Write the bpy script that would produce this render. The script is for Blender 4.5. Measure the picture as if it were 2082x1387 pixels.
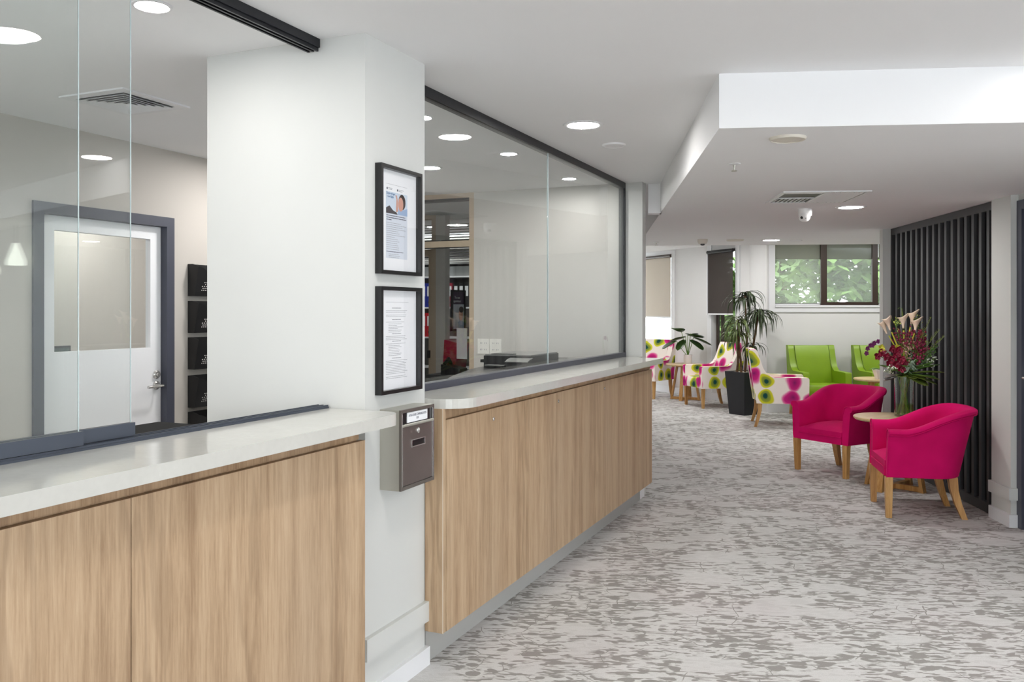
import bpy, bmesh, math, random
from math import sin, cos, pi, radians as R
from mathutils import Vector, Matrix

# ------------------------------------------------------------------ camera, sky, exposure
S = bpy.context.scene
for o in list(bpy.data.objects):
    bpy.data.objects.remove(o, do_unlink=True)
COL = S.collection
cam_d = bpy.data.cameras.new('camera')
cam_d.sensor_width = 36.0
cam_d.lens = 36.0 * 1750 / 2082
cam_d.shift_y = -61.5 / 2082
cam_d.clip_start = 0.05
cam_d.clip_end = 200
cam = bpy.data.objects.new('camera', cam_d)
COL.objects.link(cam)
cam.location = (0, 0, 1.45)
cam.rotation_euler = (pi / 2, 0, 0)
S.camera = cam

world = bpy.data.worlds.new('sky')
S.world = world
world.use_nodes = True
bg = world.node_tree.nodes['Background']
bg.inputs[0].default_value = (0.90, 0.955, 1.0, 1)
bg.inputs[1].default_value = 5.0

S.view_settings.view_transform = 'Standard'
S.view_settings.look = 'None'
S.view_settings.gamma = 1
S.view_settings.use_curve_mapping = False
S.view_settings.exposure = 0.64
S.cycles.use_denoising = True
S.cycles.max_bounces = 10
S.cycles.diffuse_bounces = 6
S.cycles.glossy_bounces = 4
S.cycles.transparent_max_bounces = 24
S.cycles.transmission_bounces = 8
S.cycles.sample_clamp_indirect = 6
S.cycles.caustics_reflective = False
S.cycles.caustics_refractive = False

LAMP = 115.0          # radiance of the downlight diffusers

# ------------------------------------------------------------------ materials
def lin(r, g, b):
    f = lambda v: ((v / 255 + 0.055) / 1.055) ** 2.4 if v > 10 else v / 255 / 12.92
    return (f(r), f(g), f(b), 1)

class NT:
    def __init__(s, name):
        s.m = bpy.data.materials.new(name)
        s.m.use_nodes = True
        s.t = s.m.node_tree
        s.b = s.t.nodes['Principled BSDF']
        s.out = s.t.nodes['Material Output']
    def n(s, typ, **kw):
        nd = s.t.nodes.new('ShaderNode' + typ)
        ins = kw.pop('ins', {})
        for k, v in kw.items():
            setattr(nd, k, v)
        for k, v in ins.items():
            if hasattr(v, 'is_output') or isinstance(v, bpy.types.NodeSocket):
                s.t.links.new(v, nd.inputs[k])
            else:
                nd.inputs[k].default_value = v
        return nd
    def link(s, a, b):
        s.t.links.new(a, b)
    def math(s, op, a, b=0.0, clamp=False):
        return s.n('Math', operation=op, use_clamp=clamp, ins={0: a, 1: b}).outputs[0]
    def ramp(s, fac, stops, interp='LINEAR'):
        nd = s.n('ValToRGB', ins={0: fac})
        cr = nd.color_ramp
        cr.interpolation = interp
        while len(cr.elements) < len(stops):
            cr.elements.new(0.5)
        for e, (p, c) in zip(cr.elements, stops):
            e.position = p
            e.color = c if len(c) == 4 else (*c, 1)
        return nd.outputs[0]
    def mix(s, fac, a, b, blend='MIX'):
        nd = s.n('Mix', data_type='RGBA', blend_type=blend)
        for idx, v in ((0, fac), (6, a), (7, b)):
            if isinstance(v, bpy.types.NodeSocket):
                s.t.links.new(v, nd.inputs[idx])
            else:
                nd.inputs[idx].default_value = v
        return nd.outputs[2]
    def coord(s, kind='Object', scale=(1, 1, 1), rot=(0, 0, 0)):
        tc = s.n('TexCoord')
        mp = s.n('Mapping', ins={'Scale': scale, 'Rotation': rot})
        s.link(tc.outputs[kind], mp.inputs[0])
        return mp.outputs[0]
    def base(s, c, rough=0.5, metal=0.0, spec=0.5):
        if isinstance(c, bpy.types.NodeSocket):
            s.link(c, s.b.inputs['Base Color'])
        else:
            s.b.inputs['Base Color'].default_value = c
        s.b.inputs['Roughness'].default_value = rough
        s.b.inputs['Metallic'].default_value = metal
        s.b.inputs['Specular IOR Level'].default_value = spec
        return s
    def bump(s, h, strength=0.2, dist=0.002):
        bp = s.n('Bump', ins={'Strength': strength, 'Distance': dist, 'Height': h})
        s.link(bp.outputs[0], s.b.inputs['Normal'])

MATS = {}
def plain(name, rgb, rough=0.5, metal=0.0, spec=0.5, noise=0.0, nscale=8, bump=0.0):
    t = NT(name)
    c = lin(*rgb)
    if noise:
        nz = t.n('TexNoise', ins={'Vector': t.coord(), 'Scale': nscale, 'Detail': 4})
        d = tuple(v * (1 - noise) for v in c[:3]) + (1,)
        u = tuple(min(1, v * (1 + noise)) for v in c[:3]) + (1,)
        col = t.ramp(nz.outputs[0], [(0.3, d), (0.7, u)])
        t.base(col, rough, metal, spec)
        if bump:
            t.bump(nz.outputs[0], bump)
    else:
        t.base(c, rough, metal, spec)
    MATS[name] = t.m
    return t.m

plain('wall_white', (202, 203, 200), 0.75, spec=0.25, noise=0.01, nscale=3)
plain('wall_grey', (203, 200, 195), 0.75, spec=0.25, noise=0.01, nscale=3)
plain('wall_taupe', (184, 178, 171), 0.75, spec=0.2, noise=0.01, nscale=3)
plain('wall_lounge', (218, 218, 217), 0.75, spec=0.25, noise=0.01, nscale=3)
plain('ceiling_white', (236, 236, 237), 0.85, spec=0.15, noise=0.006, nscale=2)
plain('gloss_white', (234, 234, 233), 0.3)
plain('trim_white', (225, 226, 228), 0.35)
plain('door_white', (232, 232, 234), 0.4)
plain('dark_frame', (66, 68, 80), 0.4)
plain('rail_dark', (72, 78, 90), 0.35, metal=0.3)
plain('track_black', (30, 31, 35), 0.35, metal=0.3)
plain('black_plastic', (17, 17, 19), 0.4)
plain('black_satin', (24, 24, 25), 0.3)
plain('charcoal', (58, 58, 59), 0.5)
plain('slat_grey', (56, 56, 58), 0.5)
plain('slat_back', (7, 7, 8), 0.7, spec=0.15)
plain('kick_grey', (176, 176, 173), 0.35, metal=0.1)
plain('steel', (182, 180, 170), 0.34, metal=0.55, noise=0.04, nscale=2)
plain('chrome', (205, 203, 200), 0.2, metal=0.75)
plain('box_brown', (104, 94, 90), 0.32, metal=0.3, noise=0.08, nscale=5)
plain('box_bronze', (112, 106, 100), 0.3, metal=0.4)
plain('edge_pale', (208, 194, 174), 0.5)
plain('paper', (232, 233, 236), 0.6)
plain('paper_cool', (206, 212, 222), 0.6)
plain('ink_grey', (150, 152, 158), 0.7)
plain('ink_dark', (70, 74, 92), 0.7)
plain('ink_blue', (52, 110, 160), 0.7)
plain('photo_sky', (196, 208, 222), 0.6)
plain('skin', (200, 148, 130), 0.6)
plain('hair_dark', (52, 38, 36), 0.6)
plain('photo_dark', (58, 52, 58), 0.6)
plain('shirt_blue', (150, 172, 205), 0.6)
plain('purple', (78, 62, 84), 0.5)
plain('beige_frame', (190, 172, 150), 0.45)
plain('desk_dark', (66, 66, 66), 0.28)
plain('printer_grey', (128, 128, 126), 0.35)
plain('switch_white', (236, 234, 228), 0.35)
plain('cream_plastic', (214, 208, 196), 0.45)
plain('red', (190, 25, 40), 0.45)
plain('crimson', (150, 20, 50), 0.45)
plain('binder_blue', (38, 52, 150), 0.45)
plain('yellow', (235, 215, 40), 0.45)
plain('planter_black', (26, 28, 34), 0.45, noise=0.08, nscale=6)
plain('gravel', (196, 186, 168), 0.8, noise=0.5, nscale=120)
plain('trunk', (92, 66, 44), 0.8, noise=0.4, nscale=30, bump=0.4)
plain('drac_leaf', (44, 58, 30), 0.4, noise=0.4, nscale=9)
plain('drac_leaf_light', (84, 98, 50), 0.4, noise=0.35, nscale=9)
plain('big_leaf', (42, 66, 24), 0.3, noise=0.5, nscale=14)
plain('stem_green', (104, 140, 52), 0.4)
plain('stem_pale', (150, 190, 120), 0.4)
plain('leaf_mid', (88, 128, 58), 0.4, noise=0.35, nscale=20)
plain('leaf_olive', (122, 138, 62), 0.45, noise=0.35, nscale=20)
plain('leaf_brown', (70, 40, 30), 0.45, noise=0.35, nscale=20)
plain('leaf_grey', (150, 172, 150), 0.5)
plain('calla', (252, 224, 200), 0.45, noise=0.15, nscale=14)
plain('calla_pink', (214, 120, 120), 0.45)
plain('bud_yellow', (206, 202, 70), 0.45)
plain('bud_green', (170, 180, 80), 0.5)
plain('burgundy', (122, 24, 58), 0.5, noise=0.4, nscale=40)
plain('dark_red', (128, 14, 46), 0.45, noise=0.4, nscale=30)
plain('magenta_flower', (128, 30, 110), 0.45)
plain('tiny_white', (222, 226, 214), 0.6)
plain('dusty_pink', (196, 150, 140), 0.6)
plain('ceramic_white', (236, 228, 228), 0.35)
plain('green_leather', (122, 154, 12), 0.42, noise=0.05, nscale=5)
plain('green_seam', (60, 84, 10), 0.6)
plain('window_brown', (58, 44, 36), 0.4)
plain('brick_tan', (188, 160, 132), 0.8, noise=0.2, nscale=12)
plain('ground_glare', (214, 212, 206), 0.9, noise=0.05, nscale=2)  # pale ground colour stands in for overexposed daylight outside
plain('tree_leaf', (96, 124, 62), 0.7, noise=0.5, nscale=1.5)
plain('bark', (96, 78, 60), 0.9)
plain('screen_glass', (70, 86, 84), 0.1)
plain('flex_white', (176, 176, 172), 0.5)
plain('shelf_back', (112, 110, 106), 0.6)

def fabric_pink():
    t = NT('pink_fabric')
    nz = t.n('TexNoise', ins={'Vector': t.coord(), 'Scale': 420, 'Detail': 2})
    nb = t.n('TexNoise', ins={'Vector': t.coord(), 'Scale': 6, 'Detail': 2})
    c = t.ramp(nb.outputs[0], [(0.3, lin(198, 6, 92)), (0.7, lin(212, 10, 102))])
    t.base(c, 0.85, spec=0.15)
    t.b.inputs['Sheen Weight'].default_value = 0.06
    t.b.inputs['Sheen Tint'].default_value = lin(255, 120, 180)
    t.bump(nz.outputs[0], 0.12, 0.001)
    return t.m
MATS['pink_fabric'] = fabric_pink()

def wood(name, light, mid, dark, scale=1.0, axis='z', cath=True, rough=0.5):
    t = NT(name)
    sc = {'z': (1, 1, 0.045), 'x': (0.05, 1, 1), 'y': (1, 0.05, 1)}[axis]
    co = t.coord(scale=tuple(v * scale for v in sc))
    big = t.n('TexNoise', ins={'Vector': co, 'Scale': 13, 'Detail': 4, 'Roughness': 0.65})
    fine = t.n('TexNoise', ins={'Vector': co, 'Scale': 130, 'Detail': 5, 'Roughness': 0.75})
    fac = t.math('ADD', t.math('MULTIPLY', big.outputs[0], 0.55), t.math('MULTIPLY', fine.outputs[0], 0.45))
    c = t.ramp(fac, [(0.39, dark), (0.5, mid), (0.62, light)])
    if cath:
        sc2 = {'z': (1, 1, 0.12), 'x': (0.12, 1, 1), 'y': (1, 0.12, 1)}[axis]
        co2 = t.coord(scale=tuple(v * scale for v in sc2))
        w = t.n('TexWave', wave_type='BANDS', bands_direction='DIAGONAL',
                ins={'Vector': co2, 'Scale': 8, 'Distortion': 16, 'Detail': 3, 'Detail Scale': 1.1})
        msk = t.n('TexNoise', ins={'Vector': co, 'Scale': 4, 'Detail': 1})
        mk = t.math('MULTIPLY', t.ramp(msk.outputs[0], [(0.5, (0, 0, 0)), (0.64, (1, 1, 1))]),
                    t.ramp(w.outputs[1], [(0.45, (0, 0, 0)), (0.9, (1, 1, 1))]))
        c = t.mix(t.math('MULTIPLY', mk, 0.32), c, tuple(v * 0.72 for v in dark[:3]) + (1,))
        kn = t.n('TexNoise', ins={'Vector': t.coord(scale=tuple(v * scale for v in {'z': (1, 1, 0.3), 'x': (0.3, 1, 1), 'y': (1, 0.3, 1)}[axis])), 'Scale': 2.2, 'Detail': 2})
        c = t.mix(t.math('MULTIPLY', t.ramp(kn.outputs[0], [(0.45, (0, 0, 0)), (0.75, (1, 1, 1))]), 0.3), c, lin(170, 150, 128))
    t.base(c, rough, spec=0.35)
    t.bump(fine.outputs[0], 0.12, 0.001)
    MATS[name] = t.m
wood('oak_panel', lin(194, 168, 138), lin(178, 151, 121), lin(152, 124, 96))
wood('oak_panel_dark', lin(180, 152, 122), lin(162, 133, 103), lin(134, 106, 80))
wood('oak_leg', lin(206, 164, 108), lin(188, 142, 84), lin(160, 112, 62), cath=False, rough=0.4)
wood('oak_top', lin(222, 200, 160), lin(212, 186, 142), lin(196, 168, 124), axis='x', cath=False, rough=0.35)

def quartz():
    t = NT('quartz_top')
    nz = t.n('TexNoise', ins={'Vector': t.coord(), 'Scale': 60, 'Detail': 4})
    nb = t.n('TexNoise', ins={'Vector': t.coord(), 'Scale': 5, 'Detail': 5, 'Distortion': 1.2})
    f = t.math('ADD', t.math('MULTIPLY', nz.outputs[0], 0.4), t.math('MULTIPLY', nb.outputs[0], 0.6))
    c = t.ramp(f, [(0.35, lin(193, 192, 186)), (0.6, lin(198, 197, 191)), (0.75, lin(205, 205, 199))])
    t.base(c, 0.12, spec=0.5)
    MATS['quartz_top'] = t.m
quartz()

def carpet():
    t = NT('carpet')
    co = t.coord(rot=(0, 0, R(5.0)))
    nd = t.n('TexNoise', ins={'Vector': co, 'Scale': 7, 'Detail': 2})
    dist = t.n('VectorMath', operation='MULTIPLY_ADD', ins={0: nd.outputs['Color'], 1: (0.09, 0.09, 0), 2: co})
    cd = dist.outputs[0]
    def mapped(src, sc):
        return t.n('Mapping', ins={'Vector': src, 'Scale': sc}).outputs[0]
    reg = t.n('TexNoise', ins={'Vector': mapped(co, (0.8, 1.5, 1)), 'Scale': 2.0, 'Detail': 3})
    regm = t.ramp(reg.outputs[0], [(0.38, (0, 0, 0)), (0.62, (1, 1, 1))])
    st = t.n('TexNoise', ins={'Vector': mapped(co, (1.0, 3.6, 1)), 'Scale': 11, 'Detail': 2.0, 'Roughness': 0.62})
    thr = t.math('SUBTRACT', 0.555, t.math('MULTIPLY', regm, 0.075))
    streak = t.math('MULTIPLY', t.math('SUBTRACT', st.outputs[0], thr), 30, clamp=True)
    vo = t.n('TexVoronoi', voronoi_dimensions='2D', feature='F1', ins={'Vector': mapped(cd, (0.7, 1.35, 1)), 'Scale': 14})
    sel = t.n('SeparateColor', ins={0: vo.outputs['Color']})
    rad = t.math('SUBTRACT', t.math('MULTIPLY', sel.outputs[0], 0.60), 0.17)
    dots = t.math('MULTIPLY', t.math('SUBTRACT', rad, vo.outputs['Distance']), 22, clamp=True)
    vn = t.n('TexVoronoi', voronoi_dimensions='2D', feature='DISTANCE_TO_EDGE', ins={'Vector': mapped(cd, (1, 1, 1)), 'Scale': 6.5})
    vine = t.math('MULTIPLY', t.math('SUBTRACT', 0.022, vn.outputs['Distance']), 80, clamp=True)
    vsel = t.n('TexNoise', ins={'Vector': co, 'Scale': 5, 'Detail': 1})
    vine = t.math('MULTIPLY', vine, t.math('MULTIPLY', t.math('SUBTRACT', vsel.outputs[0], 0.47), 14, clamp=True))
    lt = t.n('TexVoronoi', voronoi_dimensions='2D', feature='SMOOTH_F1', ins={'Vector': mapped(cd, (0.7, 1.1, 1)), 'Scale': 4.0})
    ls = t.n('SeparateColor', ins={0: lt.outputs['Color']})
    patch = t.math('MULTIPLY', t.math('SUBTRACT', t.math('MULTIPLY', ls.outputs[1], 0.42), lt.outputs['Distance']), 25, clamp=True)
    st2 = t.n('TexNoise', ins={'Vector': mapped(co, (1.4, 13, 1)), 'Scale': 7, 'Detail': 2})
    thin = t.math('MULTIPLY', t.math('MULTIPLY', t.math('SUBTRACT', st2.outputs[0], 0.60), 30, clamp=True), 0.7)
    dk = t.math('MAXIMUM', t.math('MAXIMUM', streak, dots), t.math('MAXIMUM', vine, thin))
    dk = t.math('MULTIPLY', dk, t.math('SUBTRACT', 1.0, t.math('MULTIPLY', patch, 0.85)))
    fn = t.n('TexNoise', ins={'Vector': co, 'Scale': 260, 'Detail': 2})
    tint = t.n('TexNoise', ins={'Vector': co, 'Scale': 1.3, 'Detail': 2})
    light = t.mix(t.ramp(tint.outputs[0], [(0.45, (0, 0, 0)), (0.7, (1, 1, 1))]), lin(212, 211, 209), lin(212, 208, 207))
    dark = t.mix(t.ramp(tint.outputs[0], [(0.4, (0, 0, 0)), (0.65, (1, 1, 1))]), lin(155, 152, 148), lin(158, 152, 149))
    c = t.mix(dk, light, dark)
    g = t.ramp(fn.outputs[0], [(0.3, (0.84, 0.84, 0.84)), (0.7, (1.0, 1.0, 1.0))])
    c = t.mix(1.0, c, g, 'MULTIPLY')
    t.base(c, 0.95, spec=0.1)
    t.bump(fn.outputs[0], 0.4, 0.004)
    MATS['carpet'] = t.m
carpet()

def polka():
    t = NT('polka_fabric')
    tc = t.n('TexCoord')
    mp = t.n('Mapping', ins={'Scale': (4.1, 4.1, 1)})
    t.link(tc.outputs['UV'], mp.inputs[0])
    nd = t.n('TexNoise', ins={'Vector': mp.outputs[0], 'Scale': 1.2, 'Detail': 0})
    cd = t.n('VectorMath', operation='MULTIPLY_ADD', ins={0: nd.outputs['Color'], 1: (0.5, 0.5, 0), 2: mp.outputs[0]}).outputs[0]
    vo = t.n('TexVoronoi', voronoi_dimensions='2D', feature='F1', ins={'Vector': cd, 'Scale': 1.0, 'Randomness': 0.6})
    d = vo.outputs['Distance']
    sel = t.n('SeparateColor', ins={0: vo.outputs['Color']})
    bg_ = lin(246, 236, 228)
    pink = t.ramp(d, [(0.0, lin(130, 30, 100)), (0.14, lin(176, 32, 112)), (0.30, lin(206, 40, 128)), (0.38, lin(226, 110, 165)), (0.47, bg_)], 'LINEAR')
    cr = pink.node.color_ramp
    grn = t.ramp(d, [(0.0, lin(20, 60, 66)), (0.13, lin(28, 80, 70)), (0.17, lin(120, 140, 60)), (0.29, lin(150, 160, 60)), (0.34, lin(206, 206, 40)), (0.42, lin(214, 210, 60)), (0.46, bg_)])
    c = t.mix(t.math('GREATER_THAN', sel.outputs[0], 0.55), pink, grn)
    t.base(c, 0.8, spec=0.2)
    MATS['polka_fabric'] = t.m
polka()

def glass(name, tint=(0.97, 0.985, 0.98), refl=0.75, rough=0.0):
    t = NT(name)
    tr = t.n('BsdfTransparent', ins={0: (*tint, 1)})
    gl = t.n('BsdfGlossy', ins={'Color': (1, 1, 1, 1), 'Roughness': rough})
    gm = t.n('NewGeometry')
    ior = t.math('SUBTRACT', 1.5, t.math('MULTIPLY', gm.outputs['Backfacing'], 1.5 - 1 / 1.5))
    fr = t.n('Fresnel', ins={'IOR': ior})
    f = t.math('MULTIPLY', fr.outputs[0], refl)
    mx = t.n('MixShader', ins={0: f, 1: tr.outputs[0], 2: gl.outputs[0]})
    t.link(mx.outputs[0], t.out.inputs[0])
    MATS[name] = t.m
glass('pane_glass', refl=0.9)
glass('picture_glass', tint=(1, 1, 1), refl=0.5)
glass('vase_glass', tint=(0.95, 0.97, 0.96), refl=1.3)
glass('water', tint=(0.86, 0.9, 0.62), refl=0.6)
plain('glass_edge', (214, 226, 228), 0.15)

def sheer(name, rgb, opac, scale=900):
    t = NT(name)
    tr = t.n('BsdfTransparent')
    df = t.n('BsdfDiffuse', ins={0: lin(*rgb)})
    tl = t.n('BsdfTranslucent', ins={0: lin(*rgb)})
    m1 = t.n('MixShader', ins={0: 0.5, 1: df.outputs[0], 2: tl.outputs[0]})
    mx = t.n('MixShader', ins={0: opac, 1: tr.outputs[0], 2: m1.outputs[0]})
    t.link(mx.outputs[0], t.out.inputs[0])
    MATS[name] = t.m
sheer('blind_sheer', (226, 232, 224), 0.26)
sheer('blind_beige', (212, 203, 192), 0.93)
sheer('blind_olive', (142, 142, 122), 0.9)
sheer('blind_dark', (104, 97, 94), 0.9)
sheer('blind_upper', (120, 126, 122), 0.75)

def emit(name, rgb, strength):
    t = NT(name)
    e = t.n('Emission', ins={0: (*rgb, 1), 1: strength})
    t.link(e.outputs[0], t.out.inputs[0])
    MATS[name] = t.m
emit('lamp_diffuser', (1.0, 0.975, 0.95), LAMP)
emit('lamp_small', (1.0, 0.975, 0.95), LAMP * 1.2)
emit('lamp_fill', (1.0, 0.985, 0.97), LAMP * 1.3)  # shared by the lamps added to brighten offices, store and lounge
emit('pendant_glow', (0.95, 1.0, 0.9), 3.2)

# ------------------------------------------------------------------ mesh builder
class MB:
    def __init__(s):
        s.bm = bmesh.new()
    def poly(s, vs, fs):
        v = [s.bm.verts.new(p) for p in vs]
        for f in fs:
            try:
                s.bm.faces.new([v[i] for i in f])
            except ValueError:
                pass
        return s
    def box(s, x0, x1, y0, y1, z0, z1, m=None):
        c = [Vector(p) for p in ((x0, y0, z0), (x1, y0, z0), (x1, y1, z0), (x0, y1, z0), (x0, y0, z1), (x1, y0, z1), (x1, y1, z1), (x0, y1, z1))]
        if m is not None:
            c = [m @ p for p in c]
        return s.poly(c, [(0, 3, 2, 1), (4, 5, 6, 7), (0, 1, 5, 4), (1, 2, 6, 5), (2, 3, 7, 6), (3, 0, 4, 7)])
    def prism(s, pts, a, b, axis='z'):
        n = len(pts)
        mk = {'z': lambda p, w: (p[0], p[1], w), 'x': lambda p, w: (w, p[0], p[1]), 'y': lambda p, w: (p[0], w, p[1])}[axis]
        vs = [mk(p, a) for p in pts] + [mk(p, b) for p in pts]
        fs = [tuple(range(n - 1, -1, -1)), tuple(range(n, 2 * n))] + [(i, (i + 1) % n, n + (i + 1) % n, n + i) for i in range(n)]
        return s.poly(vs, fs)
    def bar(s, a, b, w, d, w2=None, d2=None):
        a, b = Vector(a), Vector(b)
        w2 = w if w2 is None else w2
        d2 = d if d2 is None else d2
        vs = []
        for p, ww, dd in ((a, w, d), (b, w2, d2)):
            for sx, sy in ((-1, -1), (1, -1), (1, 1), (-1, 1)):
                vs.append(p + Vector((sx * ww / 2, sy * dd / 2, 0)))
        return s.poly(vs, [(0, 3, 2, 1), (4, 5, 6, 7), (0, 1, 5, 4), (1, 2, 6, 5), (2, 3, 7, 6), (3, 0, 4, 7)])
    def tube(s, pts, rad, n=8, cap=True):
        pts = [Vector(p) for p in pts]
        if not hasattr(rad, '__len__'):
            rad = [rad] * len(pts)
        rings = []
        ref = Vector((0.13, 0.37, 0.92)).normalized()
        for i, p in enumerate(pts):
            d = (pts[min(i + 1, len(pts) - 1)] - pts[max(i - 1, 0)]).normalized()
            u = d.cross(ref)
            if u.length < 0.05:
                u = d.cross(Vector((1, 0, 0)))
            u.normalize()
            w = d.cross(u)
            rings.append([s.bm.verts.new(p + (u * cos(2 * pi * k / n) + w * sin(2 * pi * k / n)) * rad[i]) for k in range(n)])
        for a, b in zip(rings, rings[1:]):
            for k in range(n):
                s.bm.faces.new((a[k], a[(k + 1) % n], b[(k + 1) % n], b[k]))
        if cap:
            s.bm.faces.new(rings[0][::-1])
            s.bm.faces.new(rings[-1])
        return s
    def lathe(s, prof, n=32, c=(0, 0, 0), m=None):
        rings = []
        for r, z in prof:
            row = []
            for k in range(n):
                a = 2 * pi * k / n
                p = Vector((c[0] + r * cos(a), c[1] + r * sin(a), c[2] + z))
                if m is not None:
                    p = m @ p
                row.append(s.bm.verts.new(p))
            rings.append(row)
        for a, b in zip(rings, rings[1:]):
            for k in range(n):
                s.bm.faces.new((a[k], a[(k + 1) % n], b[(k + 1) % n], b[k]))
        s.bm.faces.new(rings[0][::-1])
        s.bm.faces.new(rings[-1])
        return s
    def ball(s, c, r, sub=1, sc=(1, 1, 1)):
        m = Matrix.Translation(c) @ Matrix.Diagonal((*[r * k for k in sc], 1))
        bmesh.ops.create_icosphere(s.bm, subdivisions=sub, radius=1, matrix=m)
        return s
    def grid(s, rows):
        vs = [[s.bm.verts.new(p) for p in r] for r in rows]
        for a, b in zip(vs, vs[1:]):
            for k in range(len(a) - 1):
                s.bm.faces.new((a[k], a[k + 1], b[k + 1], b[k]))
        return s
    def blade(s, base, direc, length, width, droop, seg=6, side=None, fold=0.15):
        """a leaf that leaves base towards direc, arching down by droop"""
        base = Vector(base)
        d = Vector(direc).normalized()
        sd = Vector((0, 0, 1)).cross(d) if side is None else Vector(side)
        if sd.length < 0.01:
            sd = Vector((1, 0, 0))
        sd.normalize()
        rows = []
        for i in range(seg + 1):
            u = i / seg
            p = base + d * length * u + Vector((0, 0, -1)) * droop * length * u * u
            w = width * (0.35 + 2.6 * u * (1 - u)) * (1 if u < 1 else 0.1) * 0.5
            up = sd.cross(d) * -1
            rows.append([p - sd * w + up * 0, p - up * w * fold, p + sd * w])
        return s.grid(rows)
    def build(s, name, mat, parent=None, loc=(0, 0, 0), rz=0, bevel=0, bseg=2, smooth=False, uv=False, sub=0, solid=0):
        if bevel:
            es = [e for e in s.bm.edges if len(e.link_faces) == 2 and e.calc_face_angle(0) > 0.5]
            bmesh.ops.bevel(s.bm, geom=es, offset=bevel, segments=bseg, profile=0.5, affect='EDGES', clamp_overlap=True)
        bmesh.ops.recalc_face_normals(s.bm, faces=s.bm.faces)
        if uv:
            ul = s.bm.loops.layers.uv.new('UVMap')
            for f in s.bm.faces:
                n = f.normal
                ax = max(range(3), key=lambda i: abs(n[i]))
                off = ((0.37, 0.11), (0.73, 0.59), (0.05, 0.41))[ax]
                for l in f.loops:
                    q = l.vert.co
                    a, b = ((q.y, q.z), (q.x, q.z), (q.x, q.y))[ax]
                    l[ul].uv = (a + off[0] + (0.31 if n[ax] > 0 else 0), b + off[1])
        me = bpy.data.meshes.new(name)
        s.bm.to_mesh(me)
        s.bm.free()
        if isinstance(mat, str):
            mat = MATS[mat]
        me.materials.append(mat)
        if smooth:
            for p in me.polygons:
                p.use_smooth = True
            if smooth != 'all':
                try:
                    me.set_sharp_from_angle(angle=R(40))
                except Exception:
                    pass
        o = bpy.data.objects.new(name, me)
        COL.objects.link(o)
        o.location = loc
        o.rotation_euler = (0, 0, rz)
        if parent is not None:
            o.parent = parent
        if sub:
            md = o.modifiers.new('subdivision', 'SUBSURF')
            md.levels = md.render_levels = sub
        if solid:
            md = o.modifiers.new('solidify', 'SOLIDIFY')
            md.thickness = solid
            md.offset = 0
        return o

def struct(o):
    o['kind'] = 'structure'
    return o
def tag(o, label, cat, group=None, kind=None):
    o['label'] = label
    o['category'] = cat
    if group:
        o['group'] = group
    if kind:
        o['kind'] = kind
    return o
def thing(name, label, cat, loc=(0, 0, 0), rz=0, group=None):
    o = bpy.data.objects.new(name, None)
    COL.objects.link(o)
    o.empty_display_size = 0.1
    o.location = loc
    o.rotation_euler = (0, 0, rz)
    return tag(o, label, cat, group)
KIDS = {}
def dup(o, parent=None, loc=None, rz=None, label=None, group=None):
    kids = [c for c in bpy.data.objects if c.parent == o]
    c = o.copy()
    COL.objects.link(c)
    c.parent = parent
    if loc is not None:
        c.location = loc
    if rz is not None:
        c.rotation_euler = (0, 0, rz)
    if label:
        c['label'] = label
    if group:
        c['group'] = group
    for k in kids:
        dup(k, c)
    return c
def text(body, size, name, mat, parent, m, width=None, extrude=0.0004):
    cu = bpy.data.curves.new(name, 'FONT')
    cu.body = body
    cu.size = size
    cu.align_x = 'CENTER'
    cu.align_y = 'CENTER'
    cu.extrude = extrude
    tmp = bpy.data.objects.new(name + '_tmp', cu)
    COL.objects.link(tmp)
    bpy.context.view_layer.update()
    me = bpy.data.meshes.new_from_object(tmp)
    bpy.data.objects.remove(tmp, do_unlink=True)
    xs = [v.co.x for v in me.vertices]
    if width and xs:
        k = width / (max(xs) - min(xs))
        for v in me.vertices:
            v.co.x *= k
    for v in me.vertices:
        v.co = m @ v.co
    me.materials.clear()
    me.materials.append(MATS[mat])
    me.name = name
    o = bpy.data.objects.new(name, me)
    COL.objects.link(o)
    o.parent = parent
    return o

# two building grids: the reception grid (C) and the lounge grid (B); both pass through the world origin
TC = math.atan(765 / 1750)
TB = R(5.35)
def W(x, y, z=0, th=TC):
    return (x * cos(th) + y * sin(th), -x * sin(th) + y * cos(th), z)
def WB(x, y, z=0):
    return W(x, y, z, TB)
H, H2, H3 = 2.46, 2.227, 2.52

# ------------------------------------------------------------------ setting
fl = MB().box(-9, 9, -7, 17.5, -0.2, 0).build('floor', 'carpet')
struct(fl)
gnd = MB().box(-60, 60, 17.5, 90, -0.3, -0.12).build('ground', 'ground_glare')
struct(gnd)

# ceilings
struct(MB().box(-7, 9.5, -8, 10.05, H, H + 0.12).build('ceiling', 'ceiling_white', rz=-TC))
bk = [(0.882, 3.665), (1.504, 10.30), (8.4, 9.65), (8.4, 2.961)]
struct(MB().prism(bk, H2, H3 + 0.02).build('ceiling_bulkhead', 'ceiling_white'))
struct(MB().box(0.2, 8.4, 9.95, 17.2, H3, H3 + 0.12).build('ceiling_lounge', 'ceiling_white'))
struct(MB().prism([(1.085, 6.86), (1.19, 6.84), (1.2, 6.95), (1.10, 6.97)], H2, H).build('trim_1', 'ceiling_white'))

# column
struct(MB().box(-2.48, -1.74, 2.649, 3.087, 0, H).build('wall_column', 'wall_white', rz=-TC))
def wrap(name, z0, z1, p, mat='trim_white'):
    b = MB()
    b.prism([(-1.74, 2.66), (-1.74, 2.632), (-1.74 + p, 2.632), (-1.74 + p, 3.10), (-1.9, 3.10), (-1.9, 3.087), (-1.74, 3.087)], z0, z1)
    return struct(b.build(name, mat, rz=-TC, bevel=0.003))
wrap('trim_2', 0.182, 0.262, 0.02, 'wall_white')
wrap('baseboard_column', 0, 0.075, 0.018)

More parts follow.
